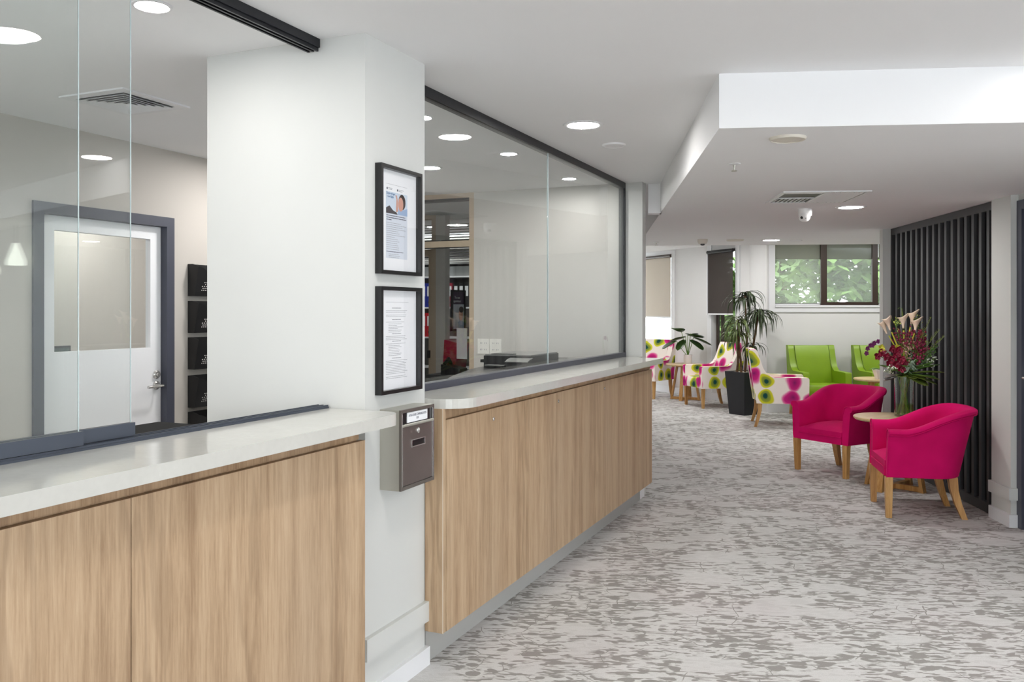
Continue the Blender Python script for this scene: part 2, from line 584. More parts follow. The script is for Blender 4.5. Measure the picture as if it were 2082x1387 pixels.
# stub wall and office end wall (local Y 6.59)
b = MB().box(-1.9, -1.765, 6.59, 6.69, 0, H)
struct(b.build('wall_pier', 'wall_white', rz=-TC))
struct(MB().box(-3.24, -1.9, 6.6, 6.69, 0, H).build('wall_office_end', 'wall_grey', rz=-TC))
b = MB().box(-1.9, -1.748, 6.46, 6.585, 0, 0.1)
struct(b.build('baseboard_pier', 'trim_white', rz=-TC, bevel=0.003))
struct(MB().box(-1.9, -1.75, 6.4, 6.59, 0.1, 1.05).build('wall_pier_low', 'wall_white', rz=-TC))
# partition walls below windows
struct(MB().box(-1.96, -1.80, -1.3, 2.649, 0, 1.05).build('wall_counter_near', 'wall_white', rz=-TC))
struct(MB().box(-1.96, -1.80, 3.087, 6.4, 0, 1.05).build('wall_counter_far', 'wall_white', rz=-TC))
# office back wall with a door opening
b = MB()
D0, D1, DZ = 3.20, 4.085, 1.985
b.box(-4.25, -4.15, -1.3, D0, 0, H).box(-4.25, -4.15, D1, 6.69, 0, H).box(-4.25, -4.15, D0, D1, DZ, H)
struct(b.build('wall_office_back', 'wall_taupe', rz=-TC))
b = MB().box(-6.4, -4.1, -1.4, -1.3, 0, H).box(-2.0, -1.66, -1.4, -1.3, 0, H).box(-4.1, -2.0, -1.4, -1.3, 0, 0.5).box(-4.1, -2.0, -1.4, -1.3, 2.35, H)
struct(b.build('wall_office_near', 'wall_grey', rz=-TC))
b = MB()
for x in (-4.07, -3.05, -2.03):
    b.box(x - 0.03, x + 0.03, -1.38, -1.32, 0.5, 2.35)
struct(b.build('window_fill_office', 'dark_frame', rz=-TC))  # unseen window added so daylight brightens the offices
struct(MB().box(-1.76, -1.66, -6, -1.3, 0, H).build('wall_hall_left', 'wall_white', rz=-TC))
struct(MB().box(-6.5, -6.4, -1.3, 10.5, 0, H).build('wall_store_back', 'wall_grey', rz=-TC))
struct(MB().box(-6.4, -3.3, 10.4, 10.5, 0, H).build('wall_store_end', 'wall_taupe', rz=-TC))
struct(MB().box(-6.4, -4.25, 4.6, 4.7, 0, H).build('wall_store_middle', 'wall_taupe', rz=-TC))
# hall/lounge left closure
a0, a1 = Vector((0.70, 6.98)), Vector((1.62, 16.4))
nn = (a1 - a0).normalized()
pp = Vector((-nn.y, nn.x)) * 0.1
struct(MB().prism([a0, a1, a1 + pp, a0 + pp], 0, H3).build('wall_lounge_left', 'wall_lounge'))
# back of the hall behind the camera: wall with an opening added for fill
b = MB().box(-6, -2.6, -5.6, -5.5, 0, H).box(3.2, 8.4, -5.6, -5.5, 0, H).box(-2.6, 3.2, -5.6, -5.5, 2.25, H)
struct(b.build('wall_hall_rear', 'wall_white'))
b = MB()
for x in (-2.57, -1.15, 0.3, 1.75, 3.17):
    b.box(x - 0.03, x + 0.03, -5.58, -5.52, 0, 2.25)
b.box(-2.6, 3.2, -5.58, -5.52, 2.19, 2.25)
struct(b.build('window_fill_rear', 'dark_frame'))  # unseen glazing added to let sky light in as frontal fill
b = MB().box(8.4, 8.5, -5.6, -4.6, 0, H3).box(8.4, 8.5, 2.2, 17.2, 0, H3).box(8.4, 8.5, -4.6, 2.2, 0, 0.4).box(8.4, 8.5, -4.6, 2.2, 2.3, H3)
struct(b.build('wall_right', 'wall_lounge'))
b = MB()
for y in (-4.57, -2.3, -0.03, 2.17):
    b.box(8.42, 8.48, y - 0.03, y + 0.03, 0.4, 2.3)
struct(b.build('window_fill_right', 'dark_frame'))  # out-of-view window added to lift the ceiling with daylight

# lounge front wall (faces the hall), main window opening
WX0, WX1, WZ0, WZ1 = 3.755, 5.60, 1.53, 2.45
b = MB()
b.box(3.64, WX0, 12.3, 12.45, 0, H3).box(WX0, WX1, 12.3, 12.45, 0, WZ0).box(WX0, WX1, 12.3, 12.45, WZ1, H3).box(WX1, 8.4, 12.3, 12.45, 0, H3)
struct(b.build('wall_lounge_front', 'wall_lounge'))
struct(MB().box(3.64, 3.74, 12.45, 13.2, 0, H3).build('wall_lounge_return', 'wall_lounge'))
b = MB()
b.box(3.67, WX0, 12.28, 12.3, 1.43, 2.5).box(WX0, WX1 + 0.09, 12.28, 12.3, 1.43, WZ0).box(WX1, WX1 + 0.09, 12.28, 12.3, WZ0, 2.5)
b.box(WX0, WX1, 12.265, 12.32, WZ0 - 0.03, WZ0)
struct(b.build('trim_3', 'trim_white', bevel=0.003))
struct(MB().box(3.64, 8.4, 12.285, 12.3, 0, 0.11).build('baseboard_front', 'trim_white', bevel=0.003))

# main window: fixed light and a brown sliding sash
win = struct(thing('window_3', 'w', 'window'))
for k in ('label', 'category'):
    del win[k]
b = MB().box(WX0, WX1, 12.41, 12.44, WZ0, WZ0 + 0.03).box(WX0, WX1, 12.41, 12.44, WZ1 - 0.03, WZ1)
b.box(WX0, WX0 + 0.03, 12.41, 12.44, WZ0, WZ1).box(WX1 - 0.03, WX1, 12.41, 12.44, WZ0, WZ1)
b.build('window_frame', 'window_brown', win)
b = MB().box(4.42, 4.505, 12.31, 12.35, WZ0 + 0.005, WZ1).box(5.155, 5.235, 12.31, 12.35, WZ0 + 0.005, WZ1)
b.box(4.505, 5.155, 12.31, 12.35, WZ0 + 0.005, WZ0 + 0.045).box(4.505, 5.155, 12.31, 12.35, WZ1 - 0.04, WZ1)
b.build('sash_frame', 'window_brown', win)
MB().box(4.5, 5.16, 12.328, 12.333, WZ0 + 0.04, WZ1 - 0.04).build('pane', 'pane_glass', win)
MB().box(WX0 + 0.03, 4.43, 12.42, 12.426, WZ0 + 0.03, WZ1 - 0.03).build('pane', 'pane_glass', win)
MB().box(5.225, WX1 - 0.03, 12.42, 12.426, WZ0 + 0.03, WZ1 - 0.03).build('pane', 'pane_glass', win)

# angled lounge wall A (local x along the wall, local y outwards)
AO = (2.55, 15.8)
AR = math.atan2(13.2 - 15.8, 3.64 - 2.55)
def A(bm_, name, mat, **k):
    return bm_.build(name, mat, loc=(AO[0], AO[1], 0), rz=AR, **k)
b = MB()
for x0, x1, z0, z1 in ((-1.6, -1.0, 0, H3), (-1.0, 0.70, 0, 0.5), (-1.0, 0.70, 2.44, H3), (0.70, 1.87, 0, H3),
                       (1.87, 2.50, 0, 0.55), (1.87, 2.50, 2.44, H3), (2.50, 2.9, 0, H3)):
    b.box(x0, x1, 0, 0.14, z0, z1)
struct(A(b, 'wall_lounge_angled', 'wall_lounge'))
b = MB()
b.box(0.70, 0.80, -0.02, 0, 0.11, H3).box(-1.0, 0.70, -0.02, 0, 2.44, 2.52).box(-1.0, 0.7, -0.04, 0.02, 0.47, 0.5)
struct(A(b, 'trim_4', 'trim_white', bevel=0.003))
b = MB()
b.box(1.76, 1.87, -0.02, 0, 0.11, H3).box(2.50, 2.6, -0.02, 0, 0.11, H3).box(1.87, 2.5, -0.03, 0.02, 0.52, 0.55)
struct(A(b, 'trim_5', 'trim_white', bevel=0.003))
struct(A(MB().box(-1.6, 2.82, -0.015, 0, 0, 0.11), 'baseboard_angled', 'trim_white', bevel=0.003))
def winbox(nm, x0, x1, z0, z1, mull):
    w = struct(thing(nm, 'w', 'w', (AO[0], AO[1], 0), AR))
    for k in ('label', 'category'):
        del w[k]
    b = MB().box(x0, x0 + 0.04, 0.08, 0.12, z0, z1).box(x1 - 0.04, x1, 0.08, 0.12, z0, z1)
    b.box(x0, x1, 0.08, 0.12, z0, z0 + 0.04).box(x0, x1, 0.08, 0.12, z1 - 0.04, z1)
    for m in mull:
        b.box(m - 0.02, m + 0.02, 0.08, 0.12, z0, z1)
    b.build('window_frame', 'window_brown', w)
    MB().box(x0 + 0.03, x1 - 0.03, 0.1, 0.106, z0 + 0.03, z1 - 0.03).build('pane', 'pane_glass', w)
    return w
winbox('window_1', -1.0, 0.70, 0.5, 2.44, ())
winbox('window_2', 1.87, 2.50, 0.55, 2.44, (2.02,))

# near post and door wall on the right (lounge grid)
def Bf(bm_, name, mat, **k):
    return bm_.build(name, mat, rz=-TB, **k)
struct(Bf(MB().box(2.79, 3.2, 6.054, 6.335, 0, H2), 'wall_post', 'wall_white'))
struct(Bf(MB().prism([(2.77, 6.34), (2.77, 6.034), (2.835, 6.034), (2.835, 6.054), (2.79, 6.054), (2.79, 6.34)], 0.182, 0.262), 'trim_6', 'wall_white', bevel=0.003))
struct(Bf(MB().prism([(2.772, 6.34), (2.772, 6.036), (2.835, 6.036), (2.835, 6.054), (2.79, 6.054), (2.79, 6.34)], 0, 0.085), 'baseboard_post', 'trim_white', bevel=0.003))
struct(Bf(MB().box(2.745, 3.1, 8.47, 8.56, 0, H2), 'wall_screen_end', 'wall_white'))
struct(Bf(MB().box(2.86, 3.1, 6.335, 8.47, 0, H2), 'wall_screen', 'wall_white'))
b = MB().box(2.84, 3.1, 4.2, 5.05, 0, H2).box(2.84, 3.1, 5.05, 6.054, 2.187, H2)
struct(Bf(b, 'wall_door_right', 'wall_white'))
struct(Bf(MB().box(2.84, 8.3, 4.1, 4.2, 0, H2), 'wall_alcove', 'wall_white'))
dr = struct(thing('door_2', 'd', 'd', (0, 0, 0), -TB))
for k in ('label', 'category'):
    del dr[k]
MB().box(2.826, 2.93, 5.985, 6.05, 0, 2.185).box(2.826, 2.93, 5.06, 5.12, 0, 2.185).box(2.826, 2.93, 5.12, 5.985, 2.125, 2.185).build('door_frame', 'dark_frame', dr, bevel=0.004)
MB().box(2.862, 2.90, 5.122, 5.983, 0.008, 2.123).build('door_leaf', 'dark_frame', dr, bevel=0.002)
MB().box(2.856, 2.862, 5.90, 5.96, 0.93, 1.09).build('lock_plate', 'chrome', dr, bevel=0.002)
MB().tube([(2.86, 5.93, 1.01), (2.81, 5.93, 1.01), (2.805, 5.85, 1.01), (2.805, 5.80, 1.01)], 0.009, 10).build('door_handle', 'chrome', dr, smooth=True)

# office door
dr = struct(thing('door_1', 'd', 'd', (0, 0, 0), -TC))
for k in ('label', 'category'):
    del dr[k]
X = -4.15
b = MB().box(X - 0.1, X + 0.015, 3.153, 3.215, 0, 2.035).box(X - 0.1, X + 0.015, 4.07, 4.132, 0, 2.035).box(X - 0.1, X + 0.015, 3.215, 4.07, 1.975, 2.035)
b.build('door_frame', 'dark_frame', dr, bevel=0.003)
Y0, Y1, Z0, Z1 = 3.315, 3.985, 1.222, 1.893
b = MB().box(X - 0.075, X - 0.035, 3.217, Y0, 0.01, 1.973).box(X - 0.075, X - 0.035, Y1, 4.068, 0.01, 1.973)
b.box(X - 0.075, X - 0.035, Y0, Y1, 0.01, Z0).box(X - 0.075, X - 0.035, Y0, Y1, Z1, 1.973)
b.build('door_leaf', 'door_white', dr)
MB().box(X - 0.058, X - 0.052, Y0, Y1, Z0, Z1).build('pane', 'pane_glass', dr)
MB().lathe([(0.027, 0), (0.027, 0.006), (0.02, 0.012)], 24, m=Matrix.Translation((X - 0.035, 4.03, 0.985)) @ Matrix.Rotation(pi / 2, 4, 'Y')).tube(
    [(X - 0.03, 4.03, 0.985), (X + 0.022, 4.03, 0.985), (X + 0.028, 4.0, 0.985), (X + 0.026, 3.91, 0.983)], 0.009, 10).build('door_handle', 'chrome', dr, smooth=True)
MB().lathe([(0.027, 0), (0.027, 0.008), (0.02, 0.016), (0.011, 0.016), (0.009, 0.022)], 24, m=Matrix.Translation((X - 0.035, 4.03, 1.052)) @ Matrix.Rotation(pi / 2, 4, 'Y')).build('door_lock', 'chrome', dr, smooth=True)

# ------------------------------------------------------------------ reception counters
def rounded(x0, x1, y0, y1, r, corner):
    """rectangle with one rounded corner: 'hi' = (x1,y1), 'lo' = (x1,y0)"""
    pts = []
    if corner == 'hi':
        pts = [(x0, y0), (x1, y0)]
        for k in range(9):
            a = pi / 2 * k / 8
            pts.append((x1 - r + r * cos(a), y1 - r + r * sin(a)))
        pts.append((x0, y1))
    else:
        pts = [(x0, y1), (x0, y0)]
        for k in range(9):
            a = -pi / 2 + pi / 2 * k / 8
            pts.append((x1 - r + r * cos(a), y0 + r + r * sin(a)))
        pts.append((x1, y1))
    return pts
b = MB().prism(rounded(-1.975, -1.57, -1.28, 2.646, 0.085, 'hi'), 1.05, 1.09)
tag(b.build('counter_worktop', 'quartz_top', rz=-TC, bevel=0.003), 'pale grey stone worktop of the near reception counter, ending rounded at the column', 'worktop')
pts = rounded(-2.1, -1.57, 3.092, 6.46, 0.13, 'lo')
pts = [p for p in pts if p != (-2.1, 6.46)]
pts = [(-1.765, 6.46), (-1.765, 6.582), (-2.1, 6.582)] + [p for p in pts]
pts = [(-1.765, 6.46), (-1.765, 6.582), (-1.965, 6.582), (-1.965, 3.45), (-2.25, 3.45), (-2.25, 3.092)] + [p for p in pts[3:] if p != (-2.1, 3.092)]
b = MB().prism(pts, 1.05, 1.09)
tag(b.build('counter_worktop', 'quartz_top', rz=-TC, bevel=0.003), 'pale grey stone worktop of the far reception counter, running from the letterbox to the pier', 'worktop')

desk = thing('reception_counter', 'near oak-panelled reception counter, at the left edge in front of the sliding glass', 'counter', W(-1.656, 0), -TC)
for y0, y1 in ((-1.25, -0.49), (-0.487, 0.513), (0.516, 1.517), (1.520, 2.521)):
    MB().box(-0.02, 0, y0, y1, 0.138, 1.003).build('door_panel', 'oak_panel', desk, bevel=0.001)
MB().box(-0.14, -0.012, -1.25, 2.50, 1.008, 1.05).build('upper_band', 'oak_panel_dark', desk)
MB().box(-0.14, -0.021, -1.25, 2.50, 0.138, 1.008).build('carcass', 'oak_panel_dark', desk)
MB().box(-0.14, -0.09, -1.25, 2.50, 0, 0.138).build('kickboard', 'kick_grey', desk)

desk = thing('reception_counter', 'far oak-panelled reception counter with three small locks and a grey kickboard', 'counter', W(-1.656, 0), -TC)
ys = [3.118, 3.55, 3.974, 4.39, 4.815, 5.235, 5.66, 6.08, 6.46]
for i, (y0, y1) in enumerate(zip(ys, ys[1:])):
    d = MB().box(-0.02, 0, y0 + 0.0012, y1 - 0.0012, 0.138, 1.003).build('door_panel', 'oak_panel', desk, bevel=0.001)
    if i in (1, 3, 5):
        yl = (3.575, 4.42, 5.255)[(i - 1) // 2]
        MB().lathe([(0.009, -0.003), (0.009, 0.003), (0.006, 0.005)], 20, m=Matrix.Translation((0, yl, 0.955)) @ Matrix.Rotation(pi / 2, 4, 'Y')).build('lock', 'chrome', d, smooth=True)
MB().box(-0.083, -0.0015, 3.0885, 3.1165, 0.138, 1.05).build('end_panel', 'oak_panel', desk)
MB().box(-0.003, 0.0005, 3.0875, 3.0895, 0.138, 1.05).build('edge_strip', 'edge_pale', desk)
MB().box(-0.08, -0.012, 3.118, 6.455, 1.008, 1.05).build('upper_band', 'oak_panel_dark', desk)
MB().box(-0.08, -0.021, 3.118, 6.455, 0.139, 1.008).build('carcass', 'oak_panel_dark', desk)
MB().box(-0.14, -0.086, 3.10, 6.43, 0, 0.138).build('kickboard', 'kick_grey', desk)

# ------------------------------------------------------------------ sliding glass screens
def zfr(name, mat, parent, x0, x1, y0, y1, z0, z1, **k):
    return MB().box(x0, x1, y0, y1, z0, z1).build(name, mat, parent, **k)
sc = thing('glass_screen', 'frameless sliding glass screen with black head track over the near counter', 'glass screen', W(-1.90, 0, 1.09), -TC)
t = MB().box(-0.095, -0.035, -1.25, 2.645, H - 1.09 - 0.032, H - 1.09)
for x in (-0.09, -0.07, -0.05):
    t.box(x, x + 0.008, -1.25, 2.645, H - 1.09 - 0.045, H - 1.09 - 0.032)
t.build('head_track', 'track_black', sc)
t = MB().box(-0.046, 0.005, -1.25, 2.645, 0, 0.006)
for x in (-0.045, -0.024, -0.003):
    t.box(x, x + 0.005, -1.25, 2.645, 0.006, 0.012)
t.build('floor_track', 'rail_dark', sc)
def panel(px, y0, y1):
    g = zfr('glass_panel', 'pane_glass', sc, px, px + 0.008, y0, y1, 0.05, H - 1.09 - 0.035)
    zfr('bottom_rail', 'rail_dark', g, px - 0.004, px + 0.014, y0 - 0.0, y1 + 0.008, 0.014, 0.050, bevel=0.001)
    zfr('glass_edge', 'glass_edge', g, px + 0.002, px + 0.005, y1, y1 + 0.002, 0.05, H - 1.09 - 0.035)
panel(-0.008, -1.2, 1.577)
panel(-0.032, 0.4, 1.765)
sc = thing('glass_screen', 'black-framed fixed glass screen over the far counter, in two panes', 'glass screen', W(-1.90, 0, 1.09), -TC)
MB().box(-0.05, 0.0, 3.09, 6.585, H - 1.09 - 0.045, H - 1.09).build('head_track', 'track_black', sc)
MB().box(-0.05, 0.004, 3.09, 6.585, 0, 0.032).build('sill_rail', 'dark_frame', sc, bevel=0.002)
MB().box(-0.05, 0.0, 6.565, 6.588, 0.032, H - 1.09 - 0.045).build('jamb', 'track_black', sc)
for y0, y1 in ((3.09, 4.913), (4.919, 6.565)):
    g = zfr('glass_panel', 'pane_glass', sc, -0.014, -0.006, y0, y1, 0.032, H - 1.09 - 0.045)
    if y0 < 4:
        zfr('glass_edge', 'glass_edge', g, -0.014, -0.006, 4.913, 4.918, 0.032, H - 1.09 - 0.045)

# ------------------------------------------------------------------ things on the column
FACE = Matrix(((0, 0, 1, 0), (1, 0, 0, 0), (0, 1, 0, 0), (0, 0, 0, 1)))   # text x -> +Y, y -> +Z, facing +X
def lines(m, y0, y1, z, n, dz, jitter, rng, h=0.0016, gap=0.004, xf=0.0):
    """rows of broken print strokes"""
    for i in range(n):
        yy = y0
        end = y0 + (y1 - y0) * (1 - jitter * rng.random())
        while yy < end:
            w = rng.uniform(0.006, 0.018)
            m.box(xf, xf + 0.0004, yy, min(end, yy + w), z - i * dz, z - i * dz + h)
            yy += w + gap * 0.5
def pic(label, z0, z1, first):
    f = thing('picture_frame', label, 'picture frame', W(-1.74, 2.715, z0), -TC, None)
    w, h, d, bw = 0.305, z1 - z0, 0.028, 0.014
    b = MB().box(0, d, 0, bw, 0, h).box(0, d, w - bw, w, 0, h).box(0, d, bw, w - bw, 0, bw).box(0, d, bw, w - bw, h - bw, h)
    b.build('frame', 'black_satin', f, bevel=0.001)
    MB().box(0.002, 0.006, bw, w - bw, bw, h - bw).build('mount', 'paper', f)
    MB().box(0.019, 0.021, bw, w - bw, bw, h - bw).build('glass', 'picture_glass', f)
    rng = random.Random(5 if first else 9)
    sx = 0.0062
    y0, y1 = 0.066, 0.222
    if first:
        p = MB().box(0.006, sx, y0, y1, 0.062, 0.305).build('print', 'paper_cool', f)
        MB().box(sx, sx + 0.0003, y0, y1, 0.232, 0.315).build('photo', 'photo_sky', p)
        # simple portrait: head, hair, hand, shoulders
        def blob(cx, cz, rx, rz, lay, nm, mt, a0=0, a1=2 * pi):
            q = [(cx + rx * cos(a0 + (a1 - a0) * k / 24), cz + rz * sin(a0 + (a1 - a0) * k / 24)) for k in range(24)]
            MB().prism(q, sx + 0.0003 + lay * 0.0002, sx + 0.0004 + lay * 0.0002, 'x').build(nm, mt, p)
        blob(0.182, 0.283, 0.026, 0.030, 1, 'hair', 'hair_dark')
        MB().prism([(0.150, 0.232), (0.158, 0.258), (0.18, 0.25), (0.222, 0.262), (0.222, 0.232)], sx + 0.0004, sx + 0.0006, 'x').build('shirt', 'shirt_blue', p)
        blob(0.172, 0.274, 0.019, 0.027, 3, 'face', 'skin')
        MB().prism([(0.066, 0.232), (0.066, 0.252), (0.09, 0.262), (0.115, 0.246), (0.14, 0.24), (0.15, 0.232)], sx + 0.0004, sx + 0.0006, 'x').build('second_sitter', 'photo_dark', p)
        MB().prism([(0.137, 0.24), (0.140, 0.29), (0.133, 0.305), (0.142, 0.306), (0.150, 0.285), (0.152, 0.245)], sx + 0.0009, sx + 0.0011, 'x').build('hand', 'skin', p)
        m4 = Matrix.Translation((sx + 0.0012, 0.098, 0.302)) @ FACE
        text('Charter of Aged\nCare Rights', 0.012, 'heading', 'ink_blue', p, m4, width=0.062, extrude=0.0001)
        b = MB()
        for cy in (0.074, 0.150):
            b.lathe([(0.0045, 0), (0.0045, 0.0003)], 16, m=Matrix.Translation((sx, cy, 0.326)) @ Matrix.Rotation(pi / 2, 4, 'Y'))
            lines(b, cy + 0.008, cy + 0.045, 0.328, 2, 0.005, 0.3, rng, 0.0012, xf=sx)
        b.build('crest_line', 'ink_dark', f)
        b = MB()
        lines(b, y0 + 0.003, y1 - 0.008, 0.223, 2, 0.008, 0.1, rng, 0.003, xf=sx)
        lines(b, y0 + 0.003, y0 + 0.04, 0.207, 1, 0.008, 0, rng, 0.003, xf=sx)
        lines(b, y0 + 0.003, y1 - 0.03, 0.086, 1, 0.008, 0, rng, 0.0025, xf=sx)
        b.build('bold_print', 'ink_dark', p)
        b = MB()
        lines(b, y0 + 0.003, y1 - 0.006, 0.196, 14, 0.0077, 0.6, rng, xf=sx)
        lines(b, y0 + 0.02, y1 - 0.04, 0.077, 3, 0.006, 0.3, rng, xf=sx)
        b.build('body_print', 'ink_grey', p)
        b = MB()
        b.box(sx, sx + 0.0003, y0, y1, 0.343, 0.3438)
        b.build('rule', 'ink_grey', f)
    else:
        b = MB().box(0.006, sx, y0, y1 + 0.01, 0.345, 0.3458)
        z = 0.322
        for kind, n in (('t', 1), ('p', 2), ('g', 1), ('p', 2), ('g', 1), ('t', 1), ('p', 1), ('b', 6), ('t', 1), ('p', 3), ('t', 1), ('p', 1), ('b', 7), ('g', 1), ('t', 1), ('p', 9), ('g', 1), ('p', 2)):
            if kind == 't':
                lines(b, 0.11, 0.175, z, 1, 0, 0, rng, 0.0028, xf=0.006)
                z -= 0.009
            elif kind == 'p':
                lines(b, y0, y1, z, n, 0.0062, 0.15, rng, xf=0.006)
                z -= n * 0.0062 + 0.001
            elif kind == 'b':
                lines(b, y0 + 0.018, y1 - 0.03, z, n, 0.0062, 0.5, rng, xf=0.006)
                z -= n * 0.0062 + 0.001
            else:
                z -= 0.004
        b.build('body_print', 'ink_grey', f)
    return f
pic('black framed poster with a portrait photo, upper of the two on the white column', 1.588, 1.998, True)
pic('black framed sheet of printed text, lower of the two on the white column', 1.137, 1.541, False)

lb = thing('letterbox', 'steel and brown letterbox mounted on the white column between the two counters', 'letterbox', W(-1.74, 2.748, 0.781), -TC)
BW, BH, BD = 0.255, 0.300, 0.087
MB().box(0, BD - 0.004, 0, BW, 0, BH).build('body', 'steel', lb, bevel=0.002)
b = MB().box(BD - 0.004, BD + 0.004, 0, 0.010, 0, BH).box(BD - 0.004, BD + 0.004, BW - 0.010, BW, 0, BH)
b.box(BD - 0.004, BD + 0.004, 0.010, BW - 0.010, 0, 0.014).box(BD - 0.004, BD + 0.004, 0.010, BW - 0.010, BH - 0.012, BH)
b.build('front_frame', 'box_bronze', lb, bevel=0.001)
MB().box(BD - 0.003, BD + 0.0015, 0.013, BW - 0.013, 0.016, BH - 0.066).build('door', 'box_brown', lb, bevel=0.001)
for y in (0.0085, BW - 0.0115):
    MB().box(BD, BD + 0.0055, y, y + 0.003, 0.014, BH - 0.012).build('edge_trim', 'chrome', lb)
MB().box(BD - 0.004, BD - 0.002, 0.012, BW - 0.012, BH - 0.060, BH - 0.012).build('slot_plate', 'black_satin', lb)
MB().tube([(BD + 0.004, 0.012, BH - 0.060), (BD + 0.004, BW - 0.012, BH - 0.060)], 0.0055, 12).build('slot_flap', 'steel', lb, smooth=True)
lbl = MB().box(BD - 0.002, BD + 0.001, 0.052, 0.205, BH - 0.052, BH - 0.014).build('paper_label', 'paper', lb)
text('AFTER-HOURS COMMUNICATION\nBOX', 0.013, 'lettering', 'ink_dark', lbl, Matrix.Translation((BD + 0.0014, 0.1285, BH - 0.033)) @ FACE, width=0.135, extrude=0.0001)
MB().lathe([(0.011, 0), (0.011, 0.004), (0.007, 0.006)], 24, m=Matrix.Translation((BD + 0.001, 0.13, 0.212)) @ Matrix.Rotation(pi / 2, 4, 'Y')).box(BD + 0.006, BD + 0.009, 0.1285, 0.1315, 0.204, 0.220).build('lock', 'chrome', lb, smooth=True)
n_ = MB().box(BD + 0.001, BD + 0.004, 0.080, 0.084, 0.152, 0.182).box(BD + 0.001, BD + 0.004, 0.180, 0.184, 0.152, 0.182).box(BD + 0.001, BD + 0.004, 0.084, 0.180, 0.152, 0.156).box(BD + 0.001, BD + 0.004, 0.084, 0.180, 0.178, 0.182).build('name_holder', 'chrome', lb)
MB().box(BD + 0.001, BD + 0.002, 0.084, 0.180, 0.156, 0.178).build('name_window', 'black_satin', n_)

# ------------------------------------------------------------------ ceiling fittings
def downlight(x, y, z, label, r=0.095, mat='lamp_diffuser', group='recessed ceiling downlights', proto={}):
    key = (r, mat)
    if key in proto:
        return dup(proto[key], None, (x, y, z), 0, label, group)
    o = thing('downlight', label, 'ceiling light', (x, y, z), 0, group)
    prof = [(r * 0.9, 0.002), (r * 0.9, -0.004), (r * 1.0, -0.007), (r * 1.13, -0.005), (r * 1.16, 0.0)]
    b = MB()
    n = 40
    rings = [[b.bm.verts.new((q * cos(2 * pi * k / n), q * sin(2 * pi * k / n), zz)) for k in range(n)] for q, zz in prof]
    for a, c in zip(rings, rings[1:]):
        for k in range(n):
            b.bm.faces.new((a[k], a[(k + 1) % n], c[(k + 1) % n], c[k]))
    b.build('bezel', 'trim_white', o, smooth=True)
    MB().lathe([(r * 0.9, -0.001), (r * 0.9, -0.004)], n).build('diffuser', mat, o)
    proto[key] = o
    return o
downlight(0.387, 4.676, H, 'large round downlight in the hall ceiling, nearest above the far counter')
downlight(0.054, 2.32, H, 'round hall downlight ahead of the camera, out of frame above')
downlight(2.466, 3.38, H, 'round hall downlight close in front of the bulkhead, out of frame right')
downlight(-0.6, -0.1, H, 'round hall downlight above and behind the camera')
downlight(1.9, 0.9, H, 'round hall downlight to the right of the camera')
downlight(0.9, -2.2, H, 'round hall downlight near the rear opening added for fill')
downlight(4.6, 1.4, H, 'round hall downlight far to the right')
downlight(2.537, 6.444, H2, 'bright downlight in the lowered ceiling beside the security camera')
downlight(2.844, 9.443, H2, 'bright downlight at the far edge of the lowered ceiling')
downlight(1.25, 5.9, H - 0.233, 'downlight', 0.0001) if False else None
downlight(4.3, 8.2, H2, 'downlight in the lowered ceiling behind the slatted screen')
downlight(*W(-0.95, 6.9, H)[:2], H, 'downlight washing the bulkhead beyond the pier', 0.06, 'lamp_small', 'small recessed spots')
downlight(*W(-2.23, 2.13, H)[:2], H, 'small ceiling spot inside the near office, at the top left of the photo', 0.055, 'lamp_small', 'small recessed spots')
for yy, lb_ in ((3.92, 'small ceiling spot seen right beside the column edge'), (5.05, 'small ceiling spot in the middle of the row behind the far glass'), (6.19, 'small ceiling spot nearest the end wall behind the far glass')):
    downlight(*W(-2.23, yy, H)[:2], H, lb_, 0.055, 'lamp_small', 'small recessed spots')
downlight(*W(-2.96, 5.33, H)[:2], H, 'office ceiling spot half hidden by the column edge', 0.075, 'lamp_small', 'office downlights')
downlight(*W(-3.3, 1.2, H)[:2], H, 'unseen lamp added to brighten the office, out of frame to the left', 0.09, 'lamp_fill', 'office downlights')  # unseen lamp added to brighten the near office
downlight(*W(-3.3, 3.7, H)[:2], H, 'office downlight in front of the office door, hidden behind the column top', 0.09, 'lamp_fill', 'office downlights') if False else None
downlight(*W(-3.55, 4.5, H)[:2], H, 'unseen lamp added to brighten the office, behind the column', 0.09, 'lamp_fill', 'office downlights')  # this and the next are unseen lamps added for office brightness
downlight(*W(-3.0, 0.2, H)[:2], H, 'unseen lamp added to brighten the office, nearest its added window, out of frame', 0.09, 'lamp_fill', 'office downlights')
downlight(*W(-5.0, 9.1, H)[:2], H, 'lamp added to brighten the store room behind the timber partition', 0.09, 'lamp_fill', 'office downlights')  # lamp added because the store room came out dark
downlight(*W(-5.3, 3.2, H)[:2], H, 'lamp added to brighten the room behind the office door', 0.09, 'lamp_fill', 'office downlights')  # these three lamps are added to light the room past the door
downlight(*W(-5.6, 4.15, H)[:2], H, 'second lamp added to brighten the room behind the office door, hidden beside the frame', 0.09, 'lamp_fill', 'office downlights')
downlight(*W(-5.3, 1.5, H)[:2], H, 'third lamp added to brighten the room behind the office door, out of frame', 0.09, 'lamp_fill', 'office downlights')
downlight(2.6, 12.6, H3, 'unseen lamp added to brighten the lounge, beyond the ceiling edge', 0.09, 'lamp_fill', 'added lounge lamps')  # all lounge lamps from here are unseen, added to brighten its walls
downlight(5.6, 11.2, H3, 'unseen lamp added to brighten the lounge, above the green armchairs', 0.09, 'lamp_fill', 'added lounge lamps')

